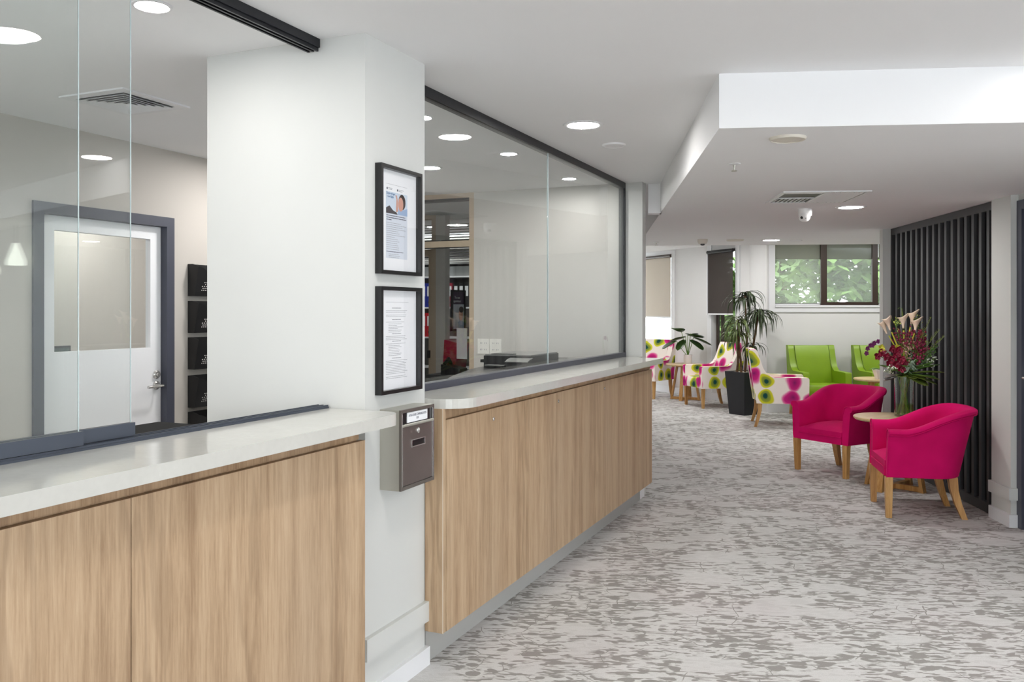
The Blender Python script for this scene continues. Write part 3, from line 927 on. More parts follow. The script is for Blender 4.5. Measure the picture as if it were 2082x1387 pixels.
downlight(3.2, 11.2, H3, 'unseen lamp added to brighten the lounge, between the black planter and the ceiling edge', 0.09, 'lamp_fill', 'added lounge lamps')
downlight(1.9, 13.6, H3, 'unseen lamp added to brighten the lounge, over the left window seats', 0.09, 'lamp_fill', 'added lounge lamps')
downlight(4.5, 11.3, H3, 'unseen lamp added to brighten the lounge, over the far round table', 0.09, 'lamp_fill', 'added lounge lamps')
def flat_disc(name, label, cat, x, y, z, r, mat, h=0.012, cone=False, group=None):
    prof = [(r, 0), (r, -h * 0.4), (r * 0.93, -h), (r * 0.9, -h), (r * 0.88, -h * 0.8)] if not cone else [(r, 0), (r * 0.95, -h * 0.35), (r * 0.55, -h * 0.6), (r * 0.42, -h)]
    return tag(MB().lathe(prof, 36).build(name, mat, loc=(x, y, z), smooth=True), label, cat, group)
flat_disc('ceiling_speaker', 'round beige ceiling speaker near the corner of the lowered ceiling', 'speaker', 1.238, 3.863, H2, 0.08, 'cream_plastic')
flat_disc('ceiling_speaker', 'round ceiling speaker at the far edge of the lowered ceiling, beside the heat detector', 'speaker', 2.44, 9.42, H2, 0.095, 'cream_plastic')
flat_disc('ceiling_speaker', 'faint round disc on the ceiling right of the farthest downlight', 'speaker', 3.13, 9.50, H2, 0.07, 'ceiling_white', 0.008)
flat_disc('access_cover', 'thin round white cover on the hall ceiling beside the large downlight', 'ceiling cover', 0.62, 5.23, H, 0.072, 'ceiling_white', 0.01)
hd = thing('heat_detector', 'cream heat detector on the far edge of the lowered ceiling', 'detector', (2.07, 9.35, H2))
MB().lathe([(0.055, 0), (0.055, -0.022), (0.042, -0.05)], 28).build('base', 'cream_plastic', hd, smooth=True)
MB().lathe([(0.024, -0.05), (0.022, -0.066), (0.006, -0.07)], 20).build('sensor', 'charcoal', hd, smooth=True)
def sprinkler(x, y, z, label):
    s_ = thing('fire_sprinkler', label, 'sprinkler', (x, y, z), 0, 'ceiling sprinklers')
    MB().lathe([(0.034, 0), (0.034, -0.003), (0.02, -0.007)], 24).build('rosette', 'trim_white', s_, smooth=True)
    MB().tube([(0, 0, -0.006), (0, 0, -0.02), (0, 0, -0.036)], [0.008, 0.004, 0.004], 10).build('stem', 'steel', s_, smooth=True)
    MB().lathe([(0.014, -0.036), (0.016, -0.039)], 16).build('deflector', 'steel', s_)
sprinkler(1.175, 4.55, H2, 'small fire sprinkler hanging from the lowered ceiling near its corner')
sprinkler(1.635, 9.75, H2, 'tiny fire sprinkler at the far edge of the lowered ceiling beside the pier')
sprinkler(2.52, 13.6, H3, 'tiny fire sprinkler in front of the left lounge window head')

# square four-way diffuser in the office ceiling
v = thing('ceiling_vent', 'square white louvred air vent in the near office ceiling', 'air vent', W(-3.37, 3.06, H), -TC)
def ring(bm_, r0, r1, z0, z1):
    for sx0, sx1, sy0, sy1 in ((-r1, r1, -r1, -r0), (-r1, r1, r0, r1), (-r1, -r0, -r0, r0), (r0, r1, -r0, r0)):
        bm_.box(sx0, sx1, sy0, sy1, z0, z1)
b = MB(); ring(b, 0.155, 0.205, -0.008, 0); b.build('frame', 'trim_white', v, bevel=0.002)
MB().box(-0.155, 0.155, -0.155, 0.155, -0.001, 0).build('duct_shade', 'black_plastic', v)  # flat black sheet stands for the shade inside the vent
for k in range(5):
    r1 = 0.148 - k * 0.028
    b = MB()
    for a in range(4):
        m = Matrix.Rotation(a * pi / 2, 4, 'Z')
        q = [m @ Vector(p) for p in ((-r1, -r1, -0.014), (r1, -r1, -0.014), (r1 - 0.015, -r1 + 0.015, -0.004), (-r1 + 0.015, -r1 + 0.015, -0.004))]
        q2 = [p + Vector((0, 0, -0.002)) for p in q]
        b.poly(q + q2, [(0, 1, 2, 3), (7, 6, 5, 4), (0, 4, 5, 1), (1, 5, 6, 2), (2, 6, 7, 3), (3, 7, 4, 0)])
    b.build('louvre', 'trim_white', v)

v = thing('ceiling_vent', 'rectangular two-part air grille in the lowered ceiling, half dark and half white', 'air vent', WB(1.515, 6.03, H2), -TB)
LX, LY = 0.56, 0.58
b = MB().box(-LX / 2, LX / 2, -LY / 2, -LY / 2 + 0.025, -0.008, 0).box(-LX / 2, LX / 2, LY / 2 - 0.025, LY / 2, -0.008, 0)
b.box(-LX / 2, -LX / 2 + 0.025, -LY / 2 + 0.025, LY / 2 - 0.025, -0.008, 0).box(LX / 2 - 0.025, LX / 2, -LY / 2 + 0.025, LY / 2 - 0.025, -0.008, 0)
b.box(-0.008, 0.008, -LY / 2 + 0.025, LY / 2 - 0.025, -0.008, 0).box(-LX / 2 + 0.025, -0.008, 0.02, 0.035, -0.008, 0)
b.build('frame', 'trim_white', v)
MB().box(-LX / 2 + 0.02, LX / 2 - 0.02, -LY / 2 + 0.02, LY / 2 - 0.02, -0.0015, 0).build('duct_shade', 'black_plastic', v)  # black sheet paints the shadow gaps between the louvres
for k in range(8):
    x = -0.245 + 0.029 * k
    MB().box(x, x + 0.009, 0.035, 0.255, -0.007, -0.002).build('louvre', 'trim_white', v)
MB().box(-0.25, -0.01, -0.262, -0.20, -0.006, -0.002).build('deflector_plate', 'trim_white', v)
for k in range(8):
    x = 0.014 + 0.0295 * k
    MB().poly([(x, -0.26, -0.002), (x + 0.020, -0.26, -0.010), (x + 0.020, 0.26, -0.010), (x, 0.26, -0.002), (x, -0.26, -0.004), (x + 0.018, -0.26, -0.012), (x + 0.018, 0.26, -0.012), (x, 0.26, -0.004)],
              [(0, 1, 2, 3), (7, 6, 5, 4), (0, 4, 5, 1), (1, 5, 6, 2), (2, 6, 7, 3), (3, 7, 4, 0)]).build('louvre', 'trim_white', v)

cm = thing('security_camera', 'white dome security camera under the lowered ceiling', 'security camera', (2.237, 6.57, H2))
MB().lathe([(0.052, 0), (0.052, -0.02), (0.048, -0.055), (0.03, -0.062)], 32).build('housing', 'gloss_white', cm, smooth=True)
MB().ball((-0.008, -0.012, -0.058), 0.044, 3).build('eyeball', 'gloss_white', cm, smooth=True)
for dx in (-0.030, -0.003):
    MB().ball((dx - 0.008, -0.046 - dx * 0.2, -0.070), 0.0115, 2, (1, 0.7, 1)).build('lens', 'black_plastic', cm, smooth=True)

# pendant lamps right of the frame, seen only as reflections in the near glass
pd = thing('pendant_lamp', 'bell-shaped glass pendant lamp, seen mirrored in the near glass screen', 'pendant lamp', (5.08, 3.28, 1.77), 0, 'glass pendants')
MB().lathe([(0.02, 0.20), (0.03, 0.17), (0.055, 0.10), (0.078, 0.04), (0.075, 0.0)], 24).build('shade', 'pendant_glow', pd, smooth=True)
MB().tube([(0, 0, 0.2), (0, 0, H2 - 1.77)], 0.003, 6).build('cord', 'black_plastic', pd)
dup(pd, None, (5.22, 3.52, 1.86), 0, 'second bell-shaped glass pendant lamp, higher than the first')

# ------------------------------------------------------------------ slatted screen
ss = thing('slat_screen', 'tall dark grey vertical slat screen on the right wall', 'slat screen', WB(2.814, 6.342), -TB)
L = 2.118
MB().box(0.034, 0.044, 0, L, 0.002, H2 - 0.002).build('backing', 'slat_back', ss)
b = MB().box(0, 0.034, 0, L, H2 - 0.062, H2 - 0.002).box(0, 0.034, 0, L, 0.002, 0.075).box(0, 0.034, L - 0.03, L, 0.075, H2 - 0.062)
b.build('frame', 'slat_grey', ss)
for k in range(16):
    y = 0.082 + k * 0.1245
    MB().box(0, 0.030, y, y + 0.042, 0.075, H2 - 0.062).build('slat', 'slat_grey', ss)

# ------------------------------------------------------------------ wall file holders in the office
fh0 = None
names = ['topmost', 'second from the top', 'third from the top', 'fourth from the top', 'lowest']
for k, zt in enumerate((1.752, 1.514, 1.278, 1.031, 0.796)):
    lab = f'black mesh-front wall file holder beside the office door, {names[k]} of the stack'
    if fh0 is None:
        fh0 = thing('file_holder', lab, 'file holder', W(-4.148, 4.258, zt - 0.207), -TC, 'file holders beside the office door')
        Ln = 0.36
        side = [(0, 0), (0.055, 0), (0.090, 0.190), (0.080, 0.197), (0.04, 0.207), (0, 0.207)]
        MB().prism(side, 0, 0.003, 'y').build('side_panel', 'black_plastic', fh0)
        MB().prism(side, Ln - 0.003, Ln, 'y').build('side_panel', 'black_plastic', fh0)
        MB().box(0, 0.003, 0.003, Ln - 0.003, 0, 0.207).build('back_panel', 'black_plastic', fh0)
        b = MB()
        top = [(0.003, 0.190), (0.03, 0.187), (0.06, 0.176), (0.085, 0.160), (0.11, 0.152), (0.18, 0.150), (Ln - 0.11, 0.152), (Ln - 0.085, 0.160), (Ln - 0.06, 0.176), (Ln - 0.03, 0.187), (Ln - 0.003, 0.190)]
        fx = lambda z: 0.055 + 0.035 * z / 0.19
        pts = [(0.003, 0.0), (Ln - 0.003, 0.0)] + top[::-1]
        nq = len(pts)
        b.poly([(fx(z), y, z) for y, z in pts] + [(fx(z) - 0.003, y, z) for y, z in pts],
               [tuple(range(nq)), tuple(range(2 * nq - 1, nq - 1, -1))] + [(q, (q + 1) % nq, nq + (q + 1) % nq, nq + q) for q in range(nq)])
        b.box(0, 0.055, 0.003, Ln - 0.003, 0, 0.003)
        fp = b.build('front_panel', 'black_plastic', fh0)
        b = MB()
        for i in range(15):
            for j in range(8):
                y = 0.055 + i * 0.0175 + (j % 2) * 0.008
                z = 0.035 + j * 0.0125
                xx = fx(z) - 0.0002
                if i * 0.0175 > j * 0.004 - 0.01 and j * 0.0125 < 0.045 + i * 0.011 and j * 0.0125 < 0.045 + (14 - i) * 0.011:
                    b.box(xx, xx + 0.0012, y, y + 0.0075, z, z + 0.0065)
        b.build('mesh_holes', 'wall_grey', fp)
    else:
        dup(fh0, None, W(-4.148, 4.258, zt - 0.207), -TC, lab)

# ------------------------------------------------------------------ office 2 and the store behind it
pt = struct(thing('window_4', 'p', 'p', (0, 0, 0), -TC))
for k in ('label', 'category'):
    del pt[k]
b = MB().box(-3.285, -3.24, 6.6, 6.69, 0, H).box(-4.15, -3.285, 6.6, 6.69, 2.0, 2.054).box(-4.15, -3.285, 6.6, 6.69, 2.42, H)
b.build('timber_frame', 'beige_frame', pt)
MB().box(-4.15, -3.285, 6.6, 6.685, 2.40, 2.42).box(-4.15, -3.285, 6.6, 6.61, 2.054, 2.062).box(-4.15, -3.285, 6.6, 6.61, 1.992, 2.0).build('gasket', 'black_plastic', pt)
MB().box(-4.15, -3.285, 6.64, 6.645, 2.054, 2.40).build('pane', 'pane_glass', pt)
dr = struct(thing('door_3', 'd', 'd', (0, 0, 0), -TC))
for k in ('label', 'category'):
    del dr[k]
b = MB().box(-4.425, -4.375, 8.0, 8.1, 0, H).box(-5.4, -4.415, 8.0, 8.1, 2.03, 2.10).box(-5.4, -4.415, 8.0, 8.1, 2.42, H)
b.build('door_frame', 'beige_frame', dr)
MB().box(-4.472, -4.43, 8.02, 8.06, 0.01, 2.03).build('door_leaf', 'beige_frame', dr)
MB().box(-4.475, -4.45, 7.99, 8.02, 0.95, 1.03).build('strike_plate', 'charcoal', dr)
struct(MB().box(-4.375, -4.262, 8.0, 8.1, 0, H).build('wall_store_stub', 'wall_grey', rz=-TC))

sh = thing('shelving', 'white open shelving with folders, in the room behind the timber partition', 'shelf', W(-5.9, 9.9), -TC)
for z in (0.72, 1.11, 1.50, 1.90):
    MB().box(0, 2.3, 0, 0.32, z - 0.02, z).build('shelf_board', 'trim_white', sh)
for x in (0, 1.15, 2.28):
    MB().box(x, x + 0.02, 0, 0.32, 0, 2.1).build('upright', 'trim_white', sh)
MB().box(0, 2.3, 0.32, 0.34, 0, 2.1).build('back_panel', 'shelf_back', sh)
MB().box(0, 2.3, -0.05, 0.0, 2.12, 2.25).build('pelmet', 'charcoal', sh)
rng = random.Random(3)
bproto = {}
seen = {}
def binder(x, z, mat, colour, where):
    k = seen[where] = seen.get(where, 0) + 1
    lab = f'{colour} binder {where}, ' + ('at its left end', 'with one more to its left', 'with two more to its left', 'with three more to its left', 'at its right end')[k - 1]
    if mat not in bproto:
        o = thing('ring_binder', lab, 'binder', W(x, 9.92, z), -TC, f'{colour} binders on the shelving')
        MB().box(0, 0.07, 0, 0.27, 0, 0.31).build('cover', mat, o, bevel=0.002)
        MB().box(0.012, 0.058, -0.001, 0.0, 0.14, 0.27).build('spine_label', 'paper', o)
        MB().lathe([(0.014, 0), (0.014, 0.001)], 14, m=Matrix.Translation((0.035, 0, 0.06)) @ Matrix.Rotation(pi / 2, 4, 'X')).build('finger_hole', 'black_plastic', o)
        bproto[mat] = o
        return
    dup(bproto[mat], None, W(x, 9.92, z), -TC, lab)
for i in range(4):
    binder(-5.72 + i * 0.078, 1.50, 'binder_blue', 'blue', 'in the upper row at the column edge')
for i in range(4):
    binder(-5.72 + i * 0.078, 1.11, 'red', 'red', 'in the middle row at the column edge')
for i in range(2):
    binder(-5.33 + i * 0.078, 1.50, 'crimson', 'dark red', 'in the dark red pair behind the poster')
for i in range(5):
    binder(-5.165 + i * 0.078, 1.50, 'black_plastic', 'black', 'in the row behind the framed poster')
vb = thing('venetian_blind', 'grey slatted blind high up in the room behind the timber partition', 'blind', W(-5.3, 8.6, 1.98), -TC)
b = MB()
for k in range(16):
    b.poly([(0, 0, k * 0.029), (1.25, 0, k * 0.029), (1.25, 0.02, k * 0.029 + 0.014), (0, 0.02, k * 0.029 + 0.014), (0, 0, k * 0.029 - 0.002), (1.25, 0, k * 0.029 - 0.002), (1.25, 0.02, k * 0.029 + 0.012), (0, 0.02, k * 0.029 + 0.012)],
           [(0, 1, 2, 3), (7, 6, 5, 4), (0, 4, 5, 1), (1, 5, 6, 2), (2, 6, 7, 3), (3, 7, 4, 0)])
b.build('slats', 'flex_white', vb)
MB().box(0, 1.25, -0.005, 0.025, -0.03, -0.008).build('bottom_rail', 'charcoal', vb)

pf = thing('framed_poster', 'black framed purple and white poster of a person, behind the timber partition', 'poster', W(-4.45, 8.5, 1.228), -TC)
b = MB().box(-0.01, 0.014, -0.008, 0.018, -0.004, 0.456).box(-0.01, 0.014, 0.302, 0.328, -0.004, 0.456).box(-0.01, 0.014, 0.018, 0.302, -0.004, 0.018).box(-0.01, 0.014, 0.018, 0.302, 0.434, 0.456)
b.build('frame', 'black_satin', pf)
pr = MB().box(-0.008, 0.004, 0.014, 0.306, 0.014, 0.438).build('print', 'paper_cool', pf)
MB().box(0.004, 0.0045, 0.014, 0.306, 0.295, 0.438).build('title_band', 'purple', pr)
text('The next\nappointment', 0.04, 'title', 'paper', pr, Matrix.Translation((0.005, 0.13, 0.35)) @ FACE, width=0.18)
MB().prism([(0.16, 0.014), (0.15, 0.09), (0.20, 0.12), (0.306, 0.09), (0.306, 0.014)], 0.004, 0.005, 'x').build('jacket', 'shirt_blue', pr)
MB().prism([(0.22 + 0.05 * cos(k * pi / 10), 0.185 + 0.075 * sin(k * pi / 10)) for k in range(20)], 0.004, 0.0055, 'x').build('face', 'skin', pr)
MB().prism([(0.23 + 0.055 * cos(k * pi / 10), 0.235 + 0.035 * sin(k * pi / 10)) for k in range(20)], 0.004, 0.006, 'x').build('hair', 'hair_dark', pr)
struct(MB().box(-4.475, -4.463, 8.12, 9.8, 0, 2.05).build('window_6', 'pane_glass', rz=-TC))

# work desk inside office 2 with printer
tp = [(-1.97, 3.45), (-2.10, 3.83), (-2.324, 4.44), (-2.50, 5.06), (-2.72, 6.58), (-1.97, 6.58)]
dk = thing('office_desk', 'dark grey office worktop behind the far glass screen', 'desk', (0, 0, 0), -TC)
MB().prism(tp, 1.04, 1.07).build('top', 'desk_dark', dk, bevel=0.002)
MB().box(-2.52, -2.49, 5.7, 6.5, 0, 1.04).build('leg_panel', 'charcoal', dk)
MB().box(-2.03, -1.98, 3.7, 6.5, 0, 1.04).build('side_panel', 'charcoal', dk)
pn = thing('printer', 'black desktop printer on the dark worktop behind the far glass', 'printer', W(-2.47, 5.13, 1.07), -TC)
MB().box(0, 0.34, 0.05, 0.56, 0, 0.082).build('body', 'black_plastic', pn, bevel=0.006)
MB().box(0.005, 0.335, 0.06, 0.55, 0.082, 0.09).build('lid', 'printer_grey', pn, bevel=0.003)
MB().box(-0.03, 0.0, 0.06, 0.11, 0.035, 0.055).build('side_latch', 'black_plastic', pn)
MB().box(0.03, 0.17, 0.0, 0.06, 0.018, 0.024).build('output_tray', 'printer_grey', pn)
MB().prism([(-0.04, 0.0), (-0.04, 0.045), (0.0, 0.060), (0.04, 0.065), (0.04, 0.0)], 0.20, 0.35, 'x').build('card_tray', 'black_satin', pn, bevel=0.003)
MB().prism([(-0.045, 0.046), (0.0, 0.062), (0.05, 0.068), (0.05, 0.072), (0.0, 0.066), (-0.047, 0.050)], 0.195, 0.355, 'x').build('tray_cover', 'printer_grey', pn)
MB().box(0.04, 0.2, 0.08, 0.13, 0.09, 0.094).build('control_panel', 'black_satin', pn)

pl = thing('power_outlet', 'double white power and data outlet on the office end wall above the printer', 'power outlet', W(-3.2, 6.6, 1.085), -TC)
for x0 in (0.0, 0.112):
    p_ = MB().box(x0, x0 + 0.108, -0.009, 0, 0, 0.128).build('plate', 'switch_white', pl, bevel=0.003)
    b = MB()
    for ix in (0.024, 0.064):
        for iz in (0.03, 0.085):
            b.box(x0 + ix, x0 + ix + 0.004, -0.0095, -0.009, iz, iz + 0.012).box(x0 + ix + 0.014, x0 + ix + 0.018, -0.0095, -0.009, iz, iz + 0.012)
    b.build('sockets', 'ink_grey', p_)

# clutter seen between the posts
ds = thing('side_desk', 'desk with office clutter seen through the timber partition', 'desk', W(-4.02, 7.33), -TC)
MB().box(-0.1, 0.95, 0, 0.62, 0.80, 0.83).build('top', 'charcoal', ds)
MB().box(-0.08, -0.05, 0.02, 0.6, 0, 0.80).box(0.9, 0.93, 0.02, 0.6, 0, 0.80).build('leg_panel', 'charcoal', ds)
tag(MB().prism([(0, 0), (0.13, 0), (0.17, 0.30), (0.02, 0.33)], 0, 0.25, 'y').build('document_bag', 'crimson', loc=W(-4.08, 7.6, 0.83), rz=-TC, bevel=0.01), 'dark red document bag standing on the desk behind the partition', 'bag')
tag(MB().box(0, 0.14, 0, 0.004, 0, 0.30).build('paper_sheet', 'paper', loc=W(-3.88, 7.52, 0.98), rz=-TC - 0.3), 'white paper sheets hanging upright behind the timber post', 'paper')
ph = thing('desk_phone', 'black desk phone among the clutter behind the partition', 'phone', W(-3.98, 7.38, 0.83), -TC)
MB().prism([(0, 0), (0.2, 0), (0.2, 0.06), (0, 0.1)], 0, 0.17, 'y').build('body', 'black_plastic', ph, bevel=0.004)
MB().tube([(0.03, 0.02, 0.1), (0.04, 0.085, 0.15), (0.03, 0.15, 0.1)], 0.02, 8).build('handset', 'black_satin', ph, smooth=True)
cup = thing('pen_cup', 'black pen cup with pens behind the partition', 'pen cup', W(-3.70, 7.7, 0.83), -TC)
MB().lathe([(0.035, 0), (0.038, 0.1), (0.033, 0.1), (0.03, 0.01)], 18).build('cup', 'black_satin', cup, smooth=True)
for i in range(4):
    MB().tube([(0.01 * i - 0.015, 0, 0.02), (0.022 * i - 0.035, 0.01 * (i % 2), 0.16)], 0.004, 6).build('pen', ('red', 'binder_blue', 'black_plastic', 'yellow')[i], cup)

# monitor beyond office door, and the black one behind the near glass
def monitor(loc, rz, label, w=0.5, h=0.3):
    m_ = thing('computer_monitor', label, 'monitor', loc, rz)
    MB().box(-w / 2, w / 2, -0.012, 0.012, 0.12, 0.12 + h).build('bezel', 'black_plastic', m_, bevel=0.004)
    MB().box(-w / 2 + 0.012, w / 2 - 0.012, -0.0135, -0.012, 0.132, 0.108 + h).build('screen', 'screen_glass', m_)
    MB().box(-0.025, 0.025, 0.012, 0.035, 0.01, 0.25).build('stand', 'black_plastic', m_)
    MB().box(-0.11, 0.11, -0.08, 0.09, 0, 0.012).build('foot', 'black_plastic', m_, bevel=0.003)
    return m_
d2 = thing('office_desk', 'desk in the room behind the office door, mostly hidden below the door glass', 'desk', W(-4.95, 2.9), -TC)
MB().box(-0.4, 0.4, -0.1, 1.3, 0.78, 0.81).build('top', 'trim_white', d2)
MB().box(-0.38, -0.35, 0, 1.2, 0, 0.78).box(0.3, 0.33, 0, 1.2, 0, 0.78).build('leg_panel', 'trim_white', d2)
mo = monitor(W(-4.75, 3.62, 0.81), -TC + pi / 2, 'dark computer monitor seen through the glass of the office door')
tg = thing('desk_shelf', 'low black riser on the inner office desk behind the near glass', 'shelf riser', W(-2.40, 2.02, 0.98), -TC)
MB().box(-0.10, 0.10, -0.17, 0.40, 0.02, 0.055).build('top', 'slat_back', tg, bevel=0.008)
MB().box(-0.09, 0.09, -0.16, -0.14, 0, 0.02).box(-0.09, 0.09, 0.37, 0.39, 0, 0.02).build('foot', 'black_plastic', tg)
d3 = thing('office_desk', 'inner desk of the near office, just below the glass screen', 'desk', W(-2.6, 0), -TC)
MB().box(0.09, 0.63, -1.0, 2.55, 0.95, 0.98).build('top', 'wall_white', d3)
MB().box(0.12, 0.15, -0.95, 2.5, 0, 0.95).build('leg_panel', 'wall_white', d3)

# ------------------------------------------------------------------ blinds
def blind(name, label, x0, x1, z0, z1, mat, y=-0.03, cas=None):
    o = thing(name, label, 'roller blind', (AO[0], AO[1], 0), AR)
    MB().box(x0, x1, y, y + 0.003, z0, z1).build('blind_fabric', mat, o)
    MB().box(x0, x1, y - 0.006, y + 0.008, z0 - 0.012, z0 + 0.012).build('bottom_bar', 'trim_white' if cas else 'cream_plastic', o)
    if cas:
        MB().tube([(x0 - 0.01, y, z1 + 0.02), (x1 + 0.005, y, z1 + 0.02)], 0.028, 14).build('roller', cas, o, smooth=True)
    return o
blind('roller_blind', 'beige roller blind half drawn over the left lounge window', -1.0, 0.70, 1.335, 2.40, 'blind_beige', -0.03, 'window_brown')
blind('roller_blind', 'dark grey roller blind on the narrow lounge window left of the tall plant', 1.86, 2.51, 1.395, 2.38, 'blind_dark', -0.075, 'black_plastic')
A(MB().box(1.835, 1.86, -0.085, -0.021, 1.38, 2.40), 'blind_side_channel', 'trim_white')
bpy.data.objects['blind_side_channel'].parent = [o for o in bpy.data.objects if o.name.startswith('roller_blind')][-1]
bpy.data.objects['blind_side_channel'].location = (0, 0, 0)
bpy.data.objects['blind_side_channel'].rotation_euler = (0, 0, 0)
o = thing('roller_blind', 'sheer pale roller blind over the wide high lounge window', 'roller blind', (0, 0, 0))
for x0, x1 in ((WX0 + 0.022, 5.236), (5.268, WX1 - 0.02)):
    MB().box(x0, x1, 12.365, 12.367, WZ0 + 0.02, WZ1).build('sheer_fabric', 'blind_sheer', o)
    MB().box(x0, x1, 12.369, 12.371, 2.19, WZ1).build('upper_fabric', 'blind_olive', o)
    MB().box(x0, x1, 12.360, 12.375, WZ0 + 0.004, WZ0 + 0.018).build('bottom_bar', 'trim_white', o)

# ------------------------------------------------------------------ chairs
def leg(parent, a, b, w0, w1, mat='oak_leg', pts=None, name='leg'):
    if pts is None:
        MB().bar(b, a, w1, w1, w0, w0).build(name, mat, parent, bevel=0.002)
    else:
        b_ = MB()
        rows = []
        n = len(pts)
        vs = []
        for i, p in enumerate(pts):
            w = w0 + (w1 - w0) * i / (n - 1)
            for sx, sy in ((-1, -1), (1, -1), (1, 1), (-1, 1)):
                vs.append(Vector(p) + Vector((sx * w / 2, sy * w / 2, 0)))
        fs = [(3, 2, 1, 0), tuple(4 * (n - 1) + k for k in range(4))]
        for i in range(n - 1):
            for k in range(4):
                fs.append((4 * i + k, 4 * i + (k + 1) % 4, 4 * i + 4 + (k + 1) % 4, 4 * i + 4 + k))
        b_.poly(vs, fs).build(name, mat, parent, bevel=0.002)

def tub_chair(loc, rz, label):
    c = thing('tub_chair', label, 'armchair', loc, rz, 'bright pink tub chairs')
    Z0 = 0.285
    # plan path of the shell (centre line), front is -Y
    path = []
    hw, yb, yf = 0.266, 0.200, -0.290
    n1, n2 = 7, 26
    for i in range(n1):
        path.append((hw, yf + (0.0 - yf) * i / n1))
    for i in range(n2 + 1):
        a = pi * i / n2
        e = 0.80
        cx = abs(cos(a)) ** e * (1 if cos(a) >= 0 else -1)
        path.append((hw * cx, yb * abs(sin(a)) ** e))
    for i in range(1, n1 + 1):
        path.append((-hw, 0.0 + (yf - 0.0) * i / n1))
    m = MB()
    N = len(path)
    rings = []
    seam_o, seam_f0, seam_f1 = [], [], []
    for i, (x, y) in enumerate(path):
        a = Vector(path[max(i - 1, 0)]); b = Vector(path[min(i + 1, N - 1)])
        t_ = (b - a).normalized()
        nrm = Vector((t_.y, -t_.x))
        u = (y - yf) / (yb - yf)
        uu = max(0, min(1, (u - 0.22) / 0.70))
        s_ = uu * uu * (3 - 2 * uu)
        hgt = 0.622 + 0.143 * s_
        lean = 0.012 + 0.070 * s_
        th = 0.036
        def P(off, z):
            k = max(0, (z - Z0) / (0.75 - Z0))
            q = Vector((x, y)) + nrm * (off + (0.018 * k * (1 - 0) if s_ < 0.3 else 0.018 * k)) + Vector((0, lean * k ** 1.2))
            return Vector((q.x, q.y, z))
        prof = [(-th, Z0 + 0.06), (-th - 0.002, 0.45), (-th, hgt - 0.07), (-th + 0.003, hgt - 0.035), (-th + 0.014, hgt - 0.012), (-th + 0.032, hgt),
                (th - 0.004, hgt - 0.002), (th + 0.012, hgt - 0.012), (th + 0.018, hgt - 0.028), (th + 0.010, hgt - 0.042), (th - 0.002, hgt - 0.050),
                (th - 0.002, 0.50), (th - 0.006, Z0 + 0.03), (th - 0.010, Z0 + 0.004), (th - 0.018, Z0), (-th + 0.01, Z0), (-th, Z0 + 0.02)]
        rings.append([m.bm.verts.new(P(o_, z_)) for o_, z_ in prof])
        seam_o.append(P(th + 0.014, hgt - 0.040))
    K = len(rings[0])
    for a, b in zip(rings, rings[1:]):
        for k in range(K):
            m.bm.faces.new((a[k], a[(k + 1) % K], b[(k + 1) % K], b[k]))
    m.bm.faces.new(rings[0][::-1])
    m.bm.faces.new(rings[-1])
    front = [[v.co.copy() for v in rings[0]], [v.co.copy() for v in rings[-1]]]
    sh_ = m.build('upholstered_shell', 'pink_fabric', c, smooth=True)
    MB().tube(seam_o, 0.0035, 6).build('seam_piping', 'pink_fabric', sh_, smooth=True)
    for fr in front:
        pts = [p + Vector((0, -0.002, 0)) for p in fr[2:15]]
        MB().tube(pts, 0.0045, 6).build('front_piping', 'pink_fabric', sh_, smooth=True)
    # seat
    s = MB()
    nx, ny = 12, 10
    def seatp(i, j, top):
        x = -0.230 + 0.460 * i / nx
        y = -0.293 + 0.465 * j / ny
        if y > 0.0:
            lim = 0.230 * max(0.0, 1 - (y / 0.175) ** 2.6) ** 0.5
            x = max(-lim, min(lim, x))
        ex, ey = abs(2 * i / nx - 1), abs(2 * j / ny - 1)
        d = 0.055 * (1 - ex ** 3) * (1 - ey ** 4)
        return (x, y, (0.395 + d) if top else 0.345)
    for top in (True, False):
        s.grid([[seatp(i, j, top) for i in range(nx + 1)] for j in range(ny + 1)])
    edge = [(i, 0) for i in range(nx + 1)]
    s.grid([[seatp(i, 0, True) for i in range(nx + 1)], [seatp(i, 0, False) for i in range(nx + 1)]])
    s.grid([[seatp(0, j, True) for j in range(ny + 1)], [seatp(0, j, False) for j in range(ny + 1)]])
    s.grid([[seatp(nx, j, True) for j in range(ny + 1)], [seatp(nx, j, False) for j in range(ny + 1)]])
    bmesh.ops.remove_doubles(s.bm, verts=s.bm.verts, dist=0.0005)
    s.build('seat_cushion', 'pink_fabric', c, smooth=True)
    MB().box(-0.230, 0.230, -0.297, -0.25, Z0 + 0.002, 0.347).box(-0.230, 0.230, -0.25, 0.08, Z0 + 0.002, 0.32).build('seat_rail', 'pink_fabric', c, bevel=0.006)
    MB().tube([(-0.228, -0.299, 0.349), (0.228, -0.299, 0.349)], 0.004, 6).build('seat_piping', 'pink_fabric', c, smooth=True)
    for sx in (-1, 1):
        leg(c, (sx * 0.268, -0.277, Z0 + 0.002), (sx * 0.262, -0.275, 0), 0.050, 0.038)
        leg(c, None, None, 0.058, 0.038, pts=[(sx * 0.19, 0.155, Z0 + 0.004), (sx * 0.194, 0.163, 0.2), (sx * 0.20, 0.19, 0.10), (sx * 0.21, 0.228, 0.0)])
    return c
def face_rz(fx, fy):
    return math.atan2(fx, -fy)       # front (-Y) turned to (fx, fy)
pc = tub_chair((2.965, 6.235, 0), face_rz(-0.978, 0.209), 'bright pink tub chair nearest the camera, beside the slatted screen')
c2 = dup(pc, None, (2.985, 7.79, 0), face_rz(-0.862, -0.507), 'bright pink tub chair on the far side of the round oak table')

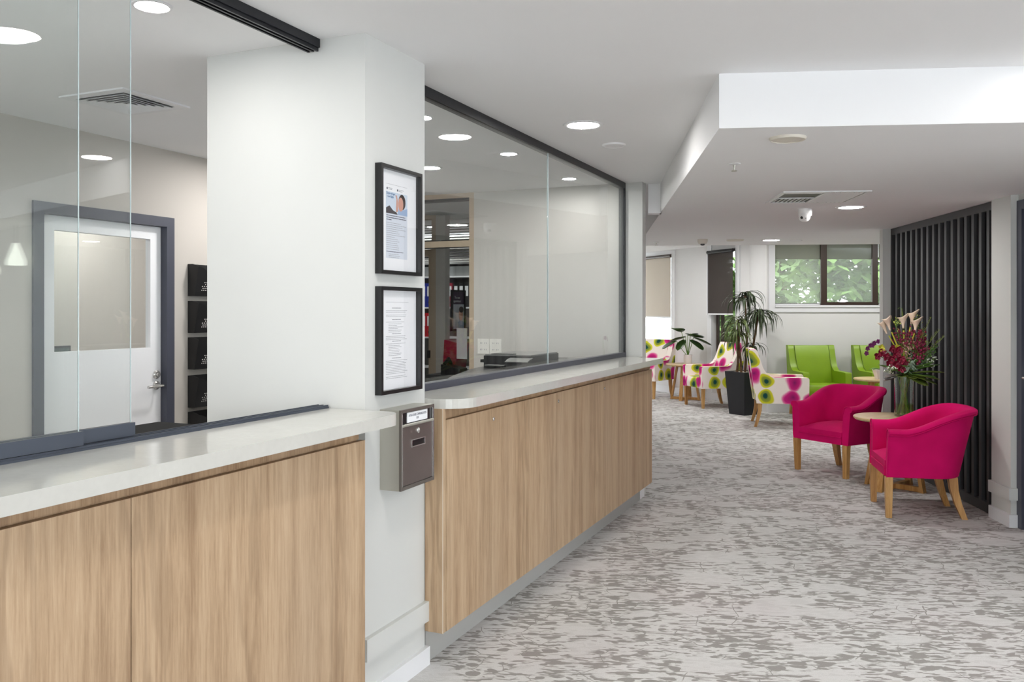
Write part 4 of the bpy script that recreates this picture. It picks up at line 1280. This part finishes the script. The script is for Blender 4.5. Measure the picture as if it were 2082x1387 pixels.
def arm_chair(loc, rz, label, mat, seam, group, legmat='oak_leg'):
    c = thing('armchair', label, 'armchair', loc, rz, group)
    hw = 0.325
    prof = [(-0.31, 0.295), (-0.315, 0.60), (-0.30, 0.622), (0.10, 0.622), (0.15, 0.635), (0.19, 0.668), (0.225, 0.72), (0.26, 0.80),
            (0.295, 0.90), (0.315, 0.955), (0.33, 0.965), (0.395, 0.965), (0.405, 0.95), (0.385, 0.80), (0.345, 0.50), (0.315, 0.295)]
    for sx in (-1, 1):
        x0, x1 = (hw - 0.085, hw) if sx > 0 else (-hw, -hw + 0.085)
        MB().prism(prof, x0, x1, 'x').build('side_panel', mat, c, bevel=0.008, smooth=True, uv=True)
        px = sx * (hw - 0.087)
        if seam:
            MB().tube([(px, 0.10, 0.622), (px, 0.17, 0.66), (px, 0.235, 0.78), (px, 0.285, 0.90), (px, 0.31, 0.966)], 0.003, 6).build('seam', seam, c)
    bk_ = [(0.16, 0.30), (0.165, 0.46), (0.185, 0.60), (0.25, 0.80), (0.30, 0.945), (0.315, 0.962), (0.38, 0.962), (0.385, 0.94), (0.33, 0.50), (0.30, 0.30)]
    MB().prism(bk_, -hw + 0.0865, hw - 0.0865, 'x').build('backrest', mat, c, bevel=0.010, smooth=True, uv=True)
    st = [(-0.305, 0.30), (-0.312, 0.36), (-0.305, 0.42), (-0.28, 0.45), (-0.1, 0.462), (0.1, 0.455), (0.158, 0.445), (0.158, 0.30)]
    MB().prism(st, -hw + 0.0865, hw - 0.0865, 'x').build('seat', mat, c, bevel=0.008, smooth=True, uv=True)
    for sx in (-1, 1):
        leg(c, (sx * 0.29, -0.275, 0.297), (sx * 0.285, -0.275, 0), 0.048, 0.034, legmat)
        leg(c, None, None, 0.05, 0.034, legmat, pts=[(sx * 0.285, 0.27, 0.297), (sx * 0.285, 0.275, 0.2), (sx * 0.285, 0.295, 0.10), (sx * 0.285, 0.325, 0.0)])
    return c
g1 = arm_chair((4.21, 11.80, 0), 0, 'lime green armchair under the high lounge window, left of the two', 'green_leather', 'green_seam', 'lime green armchairs')
dup(g1, None, (5.13, 11.80, 0), 0, 'lime green armchair right of the other, partly behind the flowers and white post')
p1 = arm_chair((3.42, 10.98, 0), face_rz(0.98, -0.2), 'blob-patterned armchair in side view right of the black planter', 'polka_fabric', None, 'armchairs in pink and green blob fabric')
dup(p1, None, (3.03, 13.10, 0), face_rz(-0.97, -0.24), 'blob-patterned armchair left of the black planter, facing left')
dup(p1, None, (2.28, 14.50, 0), face_rz(-0.64, -0.77), 'blob-patterned armchair by the left window, partly behind the counter end')

# ------------------------------------------------------------------ round tables
def round_table(loc, rz, label, r=0.315, h=0.585):
    t_ = thing('side_table', label, 'side table', loc, rz, 'round oak side tables')
    MB().lathe([(r - 0.012, h - 0.026), (r, h - 0.014), (r, h - 0.004), (r - 0.004, h)], 64).build('table_top', 'oak_top', t_, smooth=True)
    for k in range(4):
        a = k * pi / 2
        u = Vector((cos(a), sin(a), 0))
        w = Vector((-sin(a), cos(a), 0))
        vs = []
        for p, dd in ((u * 0.135 + Vector((0, 0, h - 0.027)), 0.026), (u * 0.235 + Vector((0, 0, 0)), 0.03)):
            for su, sw in ((-1, -1), (1, -1), (1, 1), (-1, 1)):
                vs.append(p + u * su * dd * 0.5 + w * sw * 0.026)
        MB().poly(vs, [(0, 3, 2, 1), (4, 5, 6, 7), (0, 1, 5, 4), (1, 2, 6, 5), (2, 3, 7, 6), (3, 0, 4, 7)]).build('leg', 'oak_leg', t_, bevel=0.002)
    for k in range(2):
        m_ = Matrix.Rotation(k * pi / 2, 4, 'Z')
        MB().box(-0.222, 0.222, -0.018, 0.018, 0.0 + 0.004, 0.044 - 0.001 * k, m_).build('base_rail', 'oak_leg', t_)
        MB().box(-0.125, 0.125, -0.018, 0.018, h - 0.058, h - 0.027, m_).build('top_rail', 'oak_leg', t_)
    return t_
t1 = round_table((3.125, 7.03, 0), R(38), 'round oak side table between the two pink tub chairs')
dup(t1, None, (4.70, 11.0, 0), R(30), 'round oak side table in front of the lime green armchairs')
dup(t1, None, (2.83, 14.05, 0), R(60), 'round oak side table between the two far blob-patterned armchairs')

# ------------------------------------------------------------------ vase with bouquet
VX, VY, VZ = 3.215, 7.06, 0.585
va = thing('glass_vase', 'tall clear glass vase on the oak table between the pink chairs', 'vase', (VX, VY, VZ))
n = 40
b = MB()
prof = [(0.072, 0.0), (0.074, 0.006), (0.074, 0.325), (0.0705, 0.325), (0.0705, 0.014)]
rings = [[b.bm.verts.new((q * cos(2 * pi * k / n), q * sin(2 * pi * k / n), zz)) for k in range(n)] for q, zz in prof]
for a, c in zip(rings, rings[1:]):
    for k in range(n):
        b.bm.faces.new((a[k], a[(k + 1) % n], c[(k + 1) % n], c[k]))
b.bm.faces.new(rings[0][::-1]); b.bm.faces.new(rings[-1])
b.build('glass_body', 'vase_glass', va, smooth=True)
MB().lathe([(0.0695, 0.0145), (0.0695, 0.10)], n).build('water', 'water', va, smooth=True)

bq = thing('flower_bouquet', 'large mixed bouquet of calla lilies, burgundy flowers and leaves in the glass vase', 'bouquet', (VX, VY, VZ + 0.016))
rng = random.Random(11)
neck = Vector((0, 0, 0.31))
for i in range(15):
    a = rng.uniform(0, 2 * pi)
    r0, r1 = rng.uniform(0.01, 0.055), rng.uniform(0.01, 0.05)
    MB().tube([(r0 * cos(a + 2.4), r0 * sin(a + 2.4), 0.0), (r1 * cos(a), r1 * sin(a), 0.32)], rng.uniform(0.003, 0.0055), 6).build('stem', ('stem_green', 'leaf_olive', 'leaf_mid')[i % 3], bq, smooth=True)
def stalk(m, p, r=0.003):
    p = Vector(p)
    mid = neck.lerp(p, 0.5) + Vector((p.x * -0.12, p.y * -0.12, 0.03))
    m.tube([neck, mid, p], r, 6)
def zc(z):
    return z - VZ - 0.016
# calla lilies
for (x, y, z, lean) in ((-0.135, -0.05, 1.375, -0.25), (-0.128, 0.03, 1.345, -0.35), (-0.018, -0.03, 1.39, -0.05), (0.05, -0.02, 1.425, 0.12), (0.058, -0.07, 1.365, 0.1)):
    P = Vector((x, y, zc(z)))
    m = MB(); stalk(m, P - Vector((lean * 0.05, 0, 0.10)), 0.0055)
    st_ = m.build('calla_stem', 'bud_yellow', bq, smooth=True)
    b = MB()
    rows = []
    for i in range(9):
        v_ = i / 8
        row = []
        for k in range(17):
            a = 2 * pi * k / 16
            rr = 0.007 + 0.034 * v_ ** 2.2
            zz = -0.085 + 0.09 * v_
            tip = max(0, cos(a + 0.9)) ** 2 * 0.035 * v_ ** 2
            row.append(P + Vector((rr * cos(a) + lean * 0.10 * v_ + lean * tip * 2, rr * sin(a) - 0.4 * tip, zz + tip)))
        rows.append(row)
    b.grid(rows).build('calla_lily', 'calla', bq, smooth='all', solid=0.0015)
    MB().tube([P + Vector((0, 0, -0.07)), P + Vector((lean * 0.05, 0, -0.01))], 0.004, 6).build('spadix', 'bud_yellow', bq)
def sprig(name, c, mat, n, spread, r, stem='stem_green', sc=(1, 1, 1)):
    c = Vector((c[0], c[1], zc(c[2])))
    m = MB(); stalk(m, c, 0.0022)
    pts = []
    for i in range(n):
        q = c + Vector((rng.gauss(0, spread[0]), rng.gauss(0, spread[1]), rng.gauss(0, spread[2])))
        m.tube([c - Vector((0, 0, spread[2])), q], 0.0011, 4)
        pts.append(q)
    s_ = m.build('sprig_stem', stem, bq)
    b = MB()
    for q in pts:
        b.ball(q, r * rng.uniform(0.7, 1.3), 1, sc)
    b.build(name, mat, bq, smooth=True)
sprig('berry_spray', (-0.075, -0.02, 1.345), 'bud_green', 24, (0.018, 0.015, 0.026), 0.0055)
sprig('berry_spray', (0.10, -0.02, 1.36), 'bud_green', 30, (0.02, 0.015, 0.038), 0.0055)
sprig('berry_spray', (0.13, -0.05, 1.235), 'bud_green', 22, (0.018, 0.015, 0.022), 0.006)
for (x, z) in ((-0.05, 1.255), (0.0, 1.22), (-0.03, 1.18), (0.06, 1.26), (0.03, 1.19)):
    sprig('burgundy_spray', (x, rng.uniform(-0.09, 0.0), z), 'burgundy', 30, (0.026, 0.02, 0.03), 0.0085)
for (x, z) in ((0.10, 1.17), (0.075, 1.11), (0.125, 1.20), (0.06, 1.06), (0.10, 1.24), (0.11, 1.13)):
    sprig('burgundy_spray', (x, rng.uniform(-0.12, -0.04), z), 'burgundy', 26, (0.02, 0.015, 0.026), 0.011)
for (x, z) in ((-0.02, 1.13), (-0.01, 1.06), (-0.045, 1.09), (0.01, 1.16)):
    sprig('wax_flower', (x, rng.uniform(-0.12, -0.06), z), 'dusty_pink', 14, (0.02, 0.015, 0.025), 0.007)
def ruffle(c, r, mat, name, npet=7):
    c = Vector((c[0], c[1], zc(c[2])))
    b = MB()
    for k in range(npet):
        a = 2 * pi * k / npet + rng.random()
        el = rng.uniform(-0.5, 0.5)
        d = Vector((cos(a), -0.35, sin(a) + el * 0.3)).normalized()
        sd = d.cross(Vector((0, 1, 0.2)))
        b.blade(c, d, r * rng.uniform(0.8, 1.2), r * 0.85, 0.1, 4, sd, 0.5)
    b.ball(c + Vector((0, -0.006, 0)), r * 0.25, 1)
    m = MB(); stalk(m, c + Vector((0, 0.01, 0)), 0.003); m.build('sprig_stem', 'stem_green', bq)
    b.build(name, mat, bq, smooth=True, solid=0.001)
for (x, y, z) in ((-0.21, -0.06, 1.115), (-0.185, -0.10, 1.08), (-0.225, -0.03, 1.085), (-0.15, -0.11, 1.06), (-0.12, -0.13, 1.10), (-0.095, -0.12, 1.14), (-0.13, -0.08, 1.14), (-0.09, -0.14, 1.06),
                  (-0.115, -0.12, 1.02), (-0.08, -0.12, 0.985), (-0.16, -0.1, 1.03), (-0.055, -0.13, 1.02)):
    ruffle((x, y, z), 0.036, 'dark_red', 'red_orchid')
for (x, y, z) in ((-0.21, -0.06, 1.15), (-0.095, -0.10, 1.155), (-0.075, -0.08, 1.135)):
    ruffle((x, y, z), 0.03, 'bud_yellow', 'yellow_bud', 5)
for (x, z) in ((-0.19, 0.98), (-0.165, 0.965), (-0.15, 0.99), (0.16, 1.045), (0.19, 1.06), (0.17, 1.015)):
    sprig('white_filler', (x * 0.95, rng.uniform(-0.14, -0.09), z), 'tiny_white', 16, (0.018, 0.015, 0.014), 0.005)
for (x, z) in ((0.195, 1.15), (0.215, 1.18), (0.18, 1.125)):
    sprig('purple_filler', (x * 0.93, -0.12, z), 'purple', 12, (0.012, 0.012, 0.02), 0.006)
b = MB()
for i in range(18):
    a = rng.uniform(0, 2 * pi)
    b.blade((0.0 + rng.uniform(-0.03, 0.03), -0.12, zc(1.0) + rng.uniform(-0.03, 0.03)), (cos(a), -0.5, sin(a)), 0.05, 0.028, 0.1, 4)
b.build('succulent_rosette', 'leaf_grey', bq, smooth=True, solid=0.0015)
# big leaves round the neck
leafs = [(-0.9, -0.3, 0.10, 0.17, 'leaf_mid'), (-0.5, -0.8, 0.15, 0.16, 'leaf_olive'), (0.1, -1, 0.1, 0.15, 'leaf_olive'), (0.7, -0.7, 0.12, 0.18, 'leaf_olive'), (1, -0.3, 0.15, 0.26, 'leaf_olive'),
         (1, -0.15, 0.35, 0.30, 'leaf_olive'), (1, -0.4, -0.02, 0.24, 'leaf_olive'), (1, 0.2, 0.5, 0.30, 'leaf_mid'), (0.8, -0.2, 0.7, 0.28, 'leaf_mid'), (0.9, -0.5, 0.25, 0.25, 'leaf_mid'),
         (-0.8, -0.3, 0.1, 0.18, 'leaf_brown'), (-0.9, -0.4, 0.02, 0.20, 'leaf_brown'), (0.3, -0.8, -0.1, 0.2, 'leaf_olive'), (0.6, 0.5, 0.6, 0.25, 'leaf_mid'), (-0.6, 0.5, 0.5, 0.22, 'leaf_mid'),
         (0.75, -0.6, -0.15, 0.20, 'leaf_olive'), (-0.3, -0.7, 0.6, 0.2, 'leaf_mid'), (0.2, -0.7, 0.9, 0.22, 'leaf_mid'), (0.95, -0.1, 0.62, 0.26, 'leaf_mid')]
for dx, dy, dz, ln, mt in leafs:
    b = MB()
    if dx > 0.5:
        dx, dy = dx * 0.8, dy - 0.45
    d = Vector((dx, dy, dz)).normalized()
    b.blade(neck + d * 0.02 + Vector((0, 0, 0.015)), d, ln, 0.10, 0.25, 7, None, 0.3)
    b.build('leaf', mt, bq, smooth=True, solid=0.001)
for (tx, tz, w) in ((0.25, 1.30, 0.05), (0.17, 1.40, 0.04), (0.30, 1.25, 0.045), (0.22, 1.12, 0.05), (0.24, 1.17, 0.05), (-0.02, 1.47, 0.02)):
    tip = Vector((tx * 0.85, -0.16 if tx > 0.1 else 0.0, zc(tz)))
    b = MB()
    b.tube([neck, neck.lerp(tip, 0.5), tip], 0.0018, 5)
    for i in range(26):
        u = 0.35 + 0.65 * i / 26
        q = neck.lerp(tip, u)
        ax = (tip - neck).normalized()
        for sgn in (-1, 1):
            d = ax * 0.7 + ax.cross(Vector((0, 1, 0))) * sgn * 0.8 + Vector((0, rng.uniform(-0.4, 0.4), 0))
            b.blade(q, d, w * (1.15 - u) * 1.6 + 0.008, 0.005, 0.05, 2)
    b.build('fern_frond', 'leaf_olive' if tz > 1.2 else 'leaf_mid', bq)
# glue-like weeping curl on top
MB().tube([neck, (0.01, 0, zc(1.30)), (-0.02, 0, zc(1.47)), (-0.04, 0, zc(1.475)), (-0.05, 0, zc(1.465))], 0.0018, 5).build('curl_stem', 'stem_green', bq)

# ------------------------------------------------------------------ orchid pot behind
po = thing('orchid_pot', 'white tapered pot of purple orchid on the far round table', 'potted orchid', (4.67, 10.90, 0.585))
b = MB()
q = [(-0.085, -0.05), (0.085, -0.05), (0.085, 0.05), (-0.085, 0.05)]
vs = [(x * 0.62, y * 0.8, 0) for x, y in q] + [(x, y * 1.3, 0.12) for x, y in q]
b.poly(vs, [(3, 2, 1, 0), (4, 5, 6, 7), (0, 1, 5, 4), (1, 2, 6, 5), (2, 3, 7, 6), (3, 0, 4, 7)]).build('pot', 'ceramic_white', po, bevel=0.004)
b = MB()
for a, ln in ((2.9, 0.16), (3.4, 0.13), (0.2, 0.15), (-0.5, 0.13), (1.5, 0.12), (-1.7, 0.12)):
    b.blade((0, 0, 0.12), (cos(a), sin(a), 0.55), ln, 0.05, 0.5, 6)
b.build('leaf', 'leaf_mid', po, smooth=True, solid=0.002)
MB().tube([(0.0, 0, 0.12), (0.02, 0, 0.30), (0.03, -0.01, 0.44), (-0.02, -0.02, 0.50), (-0.12, -0.03, 0.48), (-0.19, -0.03, 0.40)], 0.003, 6).build('flower_stem', 'stem_green', po, smooth=True)
for (x, z) in ((-0.10, 0.47), (-0.15, 0.44), (-0.185, 0.40), (-0.20, 0.34), (-0.05, 0.49), (-0.125, 0.44)):
    b = MB()
    for k in range(5):
        a = 2 * pi * k / 5 + x * 9
        b.blade((x, -0.04, z - 0.01), (cos(a), -0.3, sin(a)), 0.034, 0.028, 0.1, 4, Vector((-sin(a), 0, cos(a))), 0.3)
    b.build('orchid_flower', 'magenta_flower', po, smooth=True, solid=0.001)

# ------------------------------------------------------------------ tall dracaena in a black planter
pt_ = thing('potted_dracaena', 'tall dracaena with drooping leaves in a tapered black square planter', 'potted plant', (3.255, 12.08, 0), R(31))
b = MB()
w0, w1, hh = 0.142, 0.185, 0.60
vs = [(sx * w0, sy * w0, 0) for sx, sy in ((-1, -1), (1, -1), (1, 1), (-1, 1))] + [(sx * w1, sy * w1, hh) for sx, sy in ((-1, -1), (1, -1), (1, 1), (-1, 1))]
vs += [(sx * (w1 - 0.015), sy * (w1 - 0.015), hh) for sx, sy in ((-1, -1), (1, -1), (1, 1), (-1, 1))] + [(sx * (w1 - 0.02), sy * (w1 - 0.02), hh - 0.04) for sx, sy in ((-1, -1), (1, -1), (1, 1), (-1, 1))]
fs = [(3, 2, 1, 0), (12, 13, 14, 15)]
for r_ in (0, 4, 8):
    for k in range(4):
        fs.append((r_ + k, r_ + (k + 1) % 4, r_ + 4 + (k + 1) % 4, r_ + 4 + k))
b.poly(vs, fs).build('planter', 'planter_black', pt_, bevel=0.003)
MB().box(-w1 + 0.022, w1 - 0.022, -w1 + 0.022, w1 - 0.022, hh - 0.035, hh - 0.012).build('gravel', 'gravel', pt_)
rng = random.Random(21)
Rm = Matrix.Rotation(-R(31), 3, 'Z')
def head(base, mid, top, n, ln, light):
    base, mid, top = [Rm @ Vector(p) for p in (base, mid, top)]
    b = MB()
    pts = [base, base.lerp(mid, 0.5) + Vector((0.008, 0, 0)), mid, mid.lerp(top, 0.5) + Vector((-0.006, 0.004, 0)), top]
    b.tube(pts, [0.018, 0.017, 0.016, 0.015, 0.012], 8).build('trunk', 'trunk', pt_, smooth=True)
    b = MB()
    for i in range(n):
        a = rng.uniform(0, 2 * pi)
        el = rng.uniform(-0.15, 1.0)
        d = Vector((cos(a), sin(a), el))
        L_ = ln * rng.uniform(0.75, 1.12)
        p = top + Vector((0, 0, rng.uniform(-0.09, 0.03)))
        # arching leaf
        h_ = Vector((cos(a), sin(a), 0))
        rows = []
        sd = Vector((-sin(a), cos(a), 0))
        ang = math.atan2(el, 1)
        q = p.copy()
        seg = 9
        for k in range(seg + 1):
            u = k / seg
            w = 0.0125 * (1 - u ** 3) * (0.6 + 0.4 * min(1, u * 4)) + 0.0008
            nv = h_ * (-sin(ang)) + Vector((0, 0, cos(ang)))
            rows.append([q - sd * w, q - nv * w * 0.4, q + sd * w])
            q = q + (h_ * cos(ang) + Vector((0, 0, sin(ang)))) * (L_ / seg)
            ang -= rng.uniform(0.23, 0.33)
            ang = max(ang, -1.5)
        b.grid(rows)
    b.build('foliage', 'drac_leaf_light' if light else 'drac_leaf', pt_, smooth=True)
head((0.02, 0.02, 0.58), (0.045, 0.0, 1.2), (0.015, 0.0, 1.66), 46, 0.40, False)
head((0.06, -0.03, 0.58), (0.13, 0.0, 0.95), (0.215, 0.0, 1.43), 60, 0.44, False)
head((-0.05, -0.05, 0.58), (-0.075, -0.02, 0.95), (-0.085, -0.02, 1.33), 36, 0.38, True)
head((-0.09, 0.03, 0.58), (-0.09, -0.03, 0.85), (-0.12, -0.05, 1.15), 42, 0.34, True)
head((0.08, 0.05, 0.58), (0.08, 0.0, 0.75), (0.13, 0.03, 0.96), 26, 0.30, False)

# ------------------------------------------------------------------ leafy plant in a white pot on the far table
lp = thing('potted_plant', 'broad-leaved green plant in a white pot on the far side table', 'potted plant', (2.86, 14.0, 0.585))
MB().lathe([(0.055, 0), (0.063, 0.02), (0.066, 0.15), (0.062, 0.15), (0.058, 0.12)], 32).build('pot', 'ceramic_white', lp, smooth=True)
MB().lathe([(0.058, 0.118), (0.058, 0.125)], 24).build('soil', 'trunk', lp)
lv = [((-0.34, 0.0, 0.40), (-1, -0.2, -0.25), 0.22, 0.12), ((-0.20, -0.02, 0.56), (-0.4, -0.4, 0.35), 0.20, 0.15), ((0.0, 0.02, 0.50), (0.8, -0.3, 0.15), 0.24, 0.15),
      ((0.17, 0.0, 0.46), (1, -0.1, -0.15), 0.26, 0.12), ((0.05, -0.05, 0.42), (0.7, -0.6, -0.35), 0.22, 0.14), ((-0.12, -0.05, 0.42), (-0.6, -0.5, -0.5), 0.18, 0.10),
      ((-0.05, 0.05, 0.47), (-0.8, 0.3, 0.0), 0.22, 0.13), ((0.10, 0.05, 0.52), (0.3, 0.8, 0.1), 0.2, 0.13)]
for p, d, ln, w in lv:
    b = MB()
    b.tube([(0, 0, 0.12), (p[0] * 0.25, p[1] * 0.5, p[2] * 0.55), (p[0] * 0.55, p[1], p[2] * 0.95)], 0.005, 6)
    b.build('leaf_stem', 'stem_green', lp, smooth=True)
    b = MB()
    d = Vector(d).normalized()
    q = Vector((p[0] * 0.55, p[1], p[2] * 0.95))
    b.blade(q, d, ln * 1.15, w * 1.7, 0.3, 8, None, 0.35)
    b.build('leaf', 'big_leaf', lp, smooth=True, solid=0.002)

# ------------------------------------------------------------------ outside: brick pier and trees
tag(MB().box(-0.3, 0, 0, 0.3, -0.12, 2.6).build('brick_pillar', 'brick_tan', loc=(3.60, 14.95, 0)), 'tan brick pillar just outside the narrow lounge window', 'pillar')
rng = random.Random(7)
def tree(x, y, h, rad, seed, where):
    r_ = random.Random(seed)
    t_ = thing('tree', 'leafy green tree outside the lounge, ' + where, 'tree', (x, y, -0.12), 0, 'trees outside the lounge windows')
    MB().tube([(0, 0, 0), (0.1, 0, h * 0.3), (0, 0.1, h * 0.6)], [0.16, 0.12, 0.06], 8).build('trunk', 'bark', t_, smooth=True)
    b = MB()
    for i in range(2300):
        v = Vector((r_.gauss(0, 1), r_.gauss(0, 1), r_.gauss(0, 1))).normalized() * rad * r_.uniform(0.35, 1.0)
        c = Vector((v.x, v.y, h * 0.58 + v.z * 1.15))
        d = Vector((r_.uniform(-1, 1), r_.uniform(-1, 1), r_.uniform(-0.6, 0.6)))
        b.blade(c, d, 0.34, 0.22, 0.2, 2)
    b.build('foliage', 'tree_leaf', t_)
for i, (x, y, h, rad, wh) in enumerate(((8.3, 20.5, 5.2, 1.8, 'blurred behind the sliding sash of the wide window'), (12.0, 21, 5.6, 1.9, 'rightmost behind the wide window'),
                                   (6.2, 23.5, 2.4, 1.5, 'behind the narrow window with the dark blind'), (8.6, 27.5, 6.6, 2.3, 'farthest back behind the wide window'))):
    tree(x, y, h, rad, 40 + i, wh)
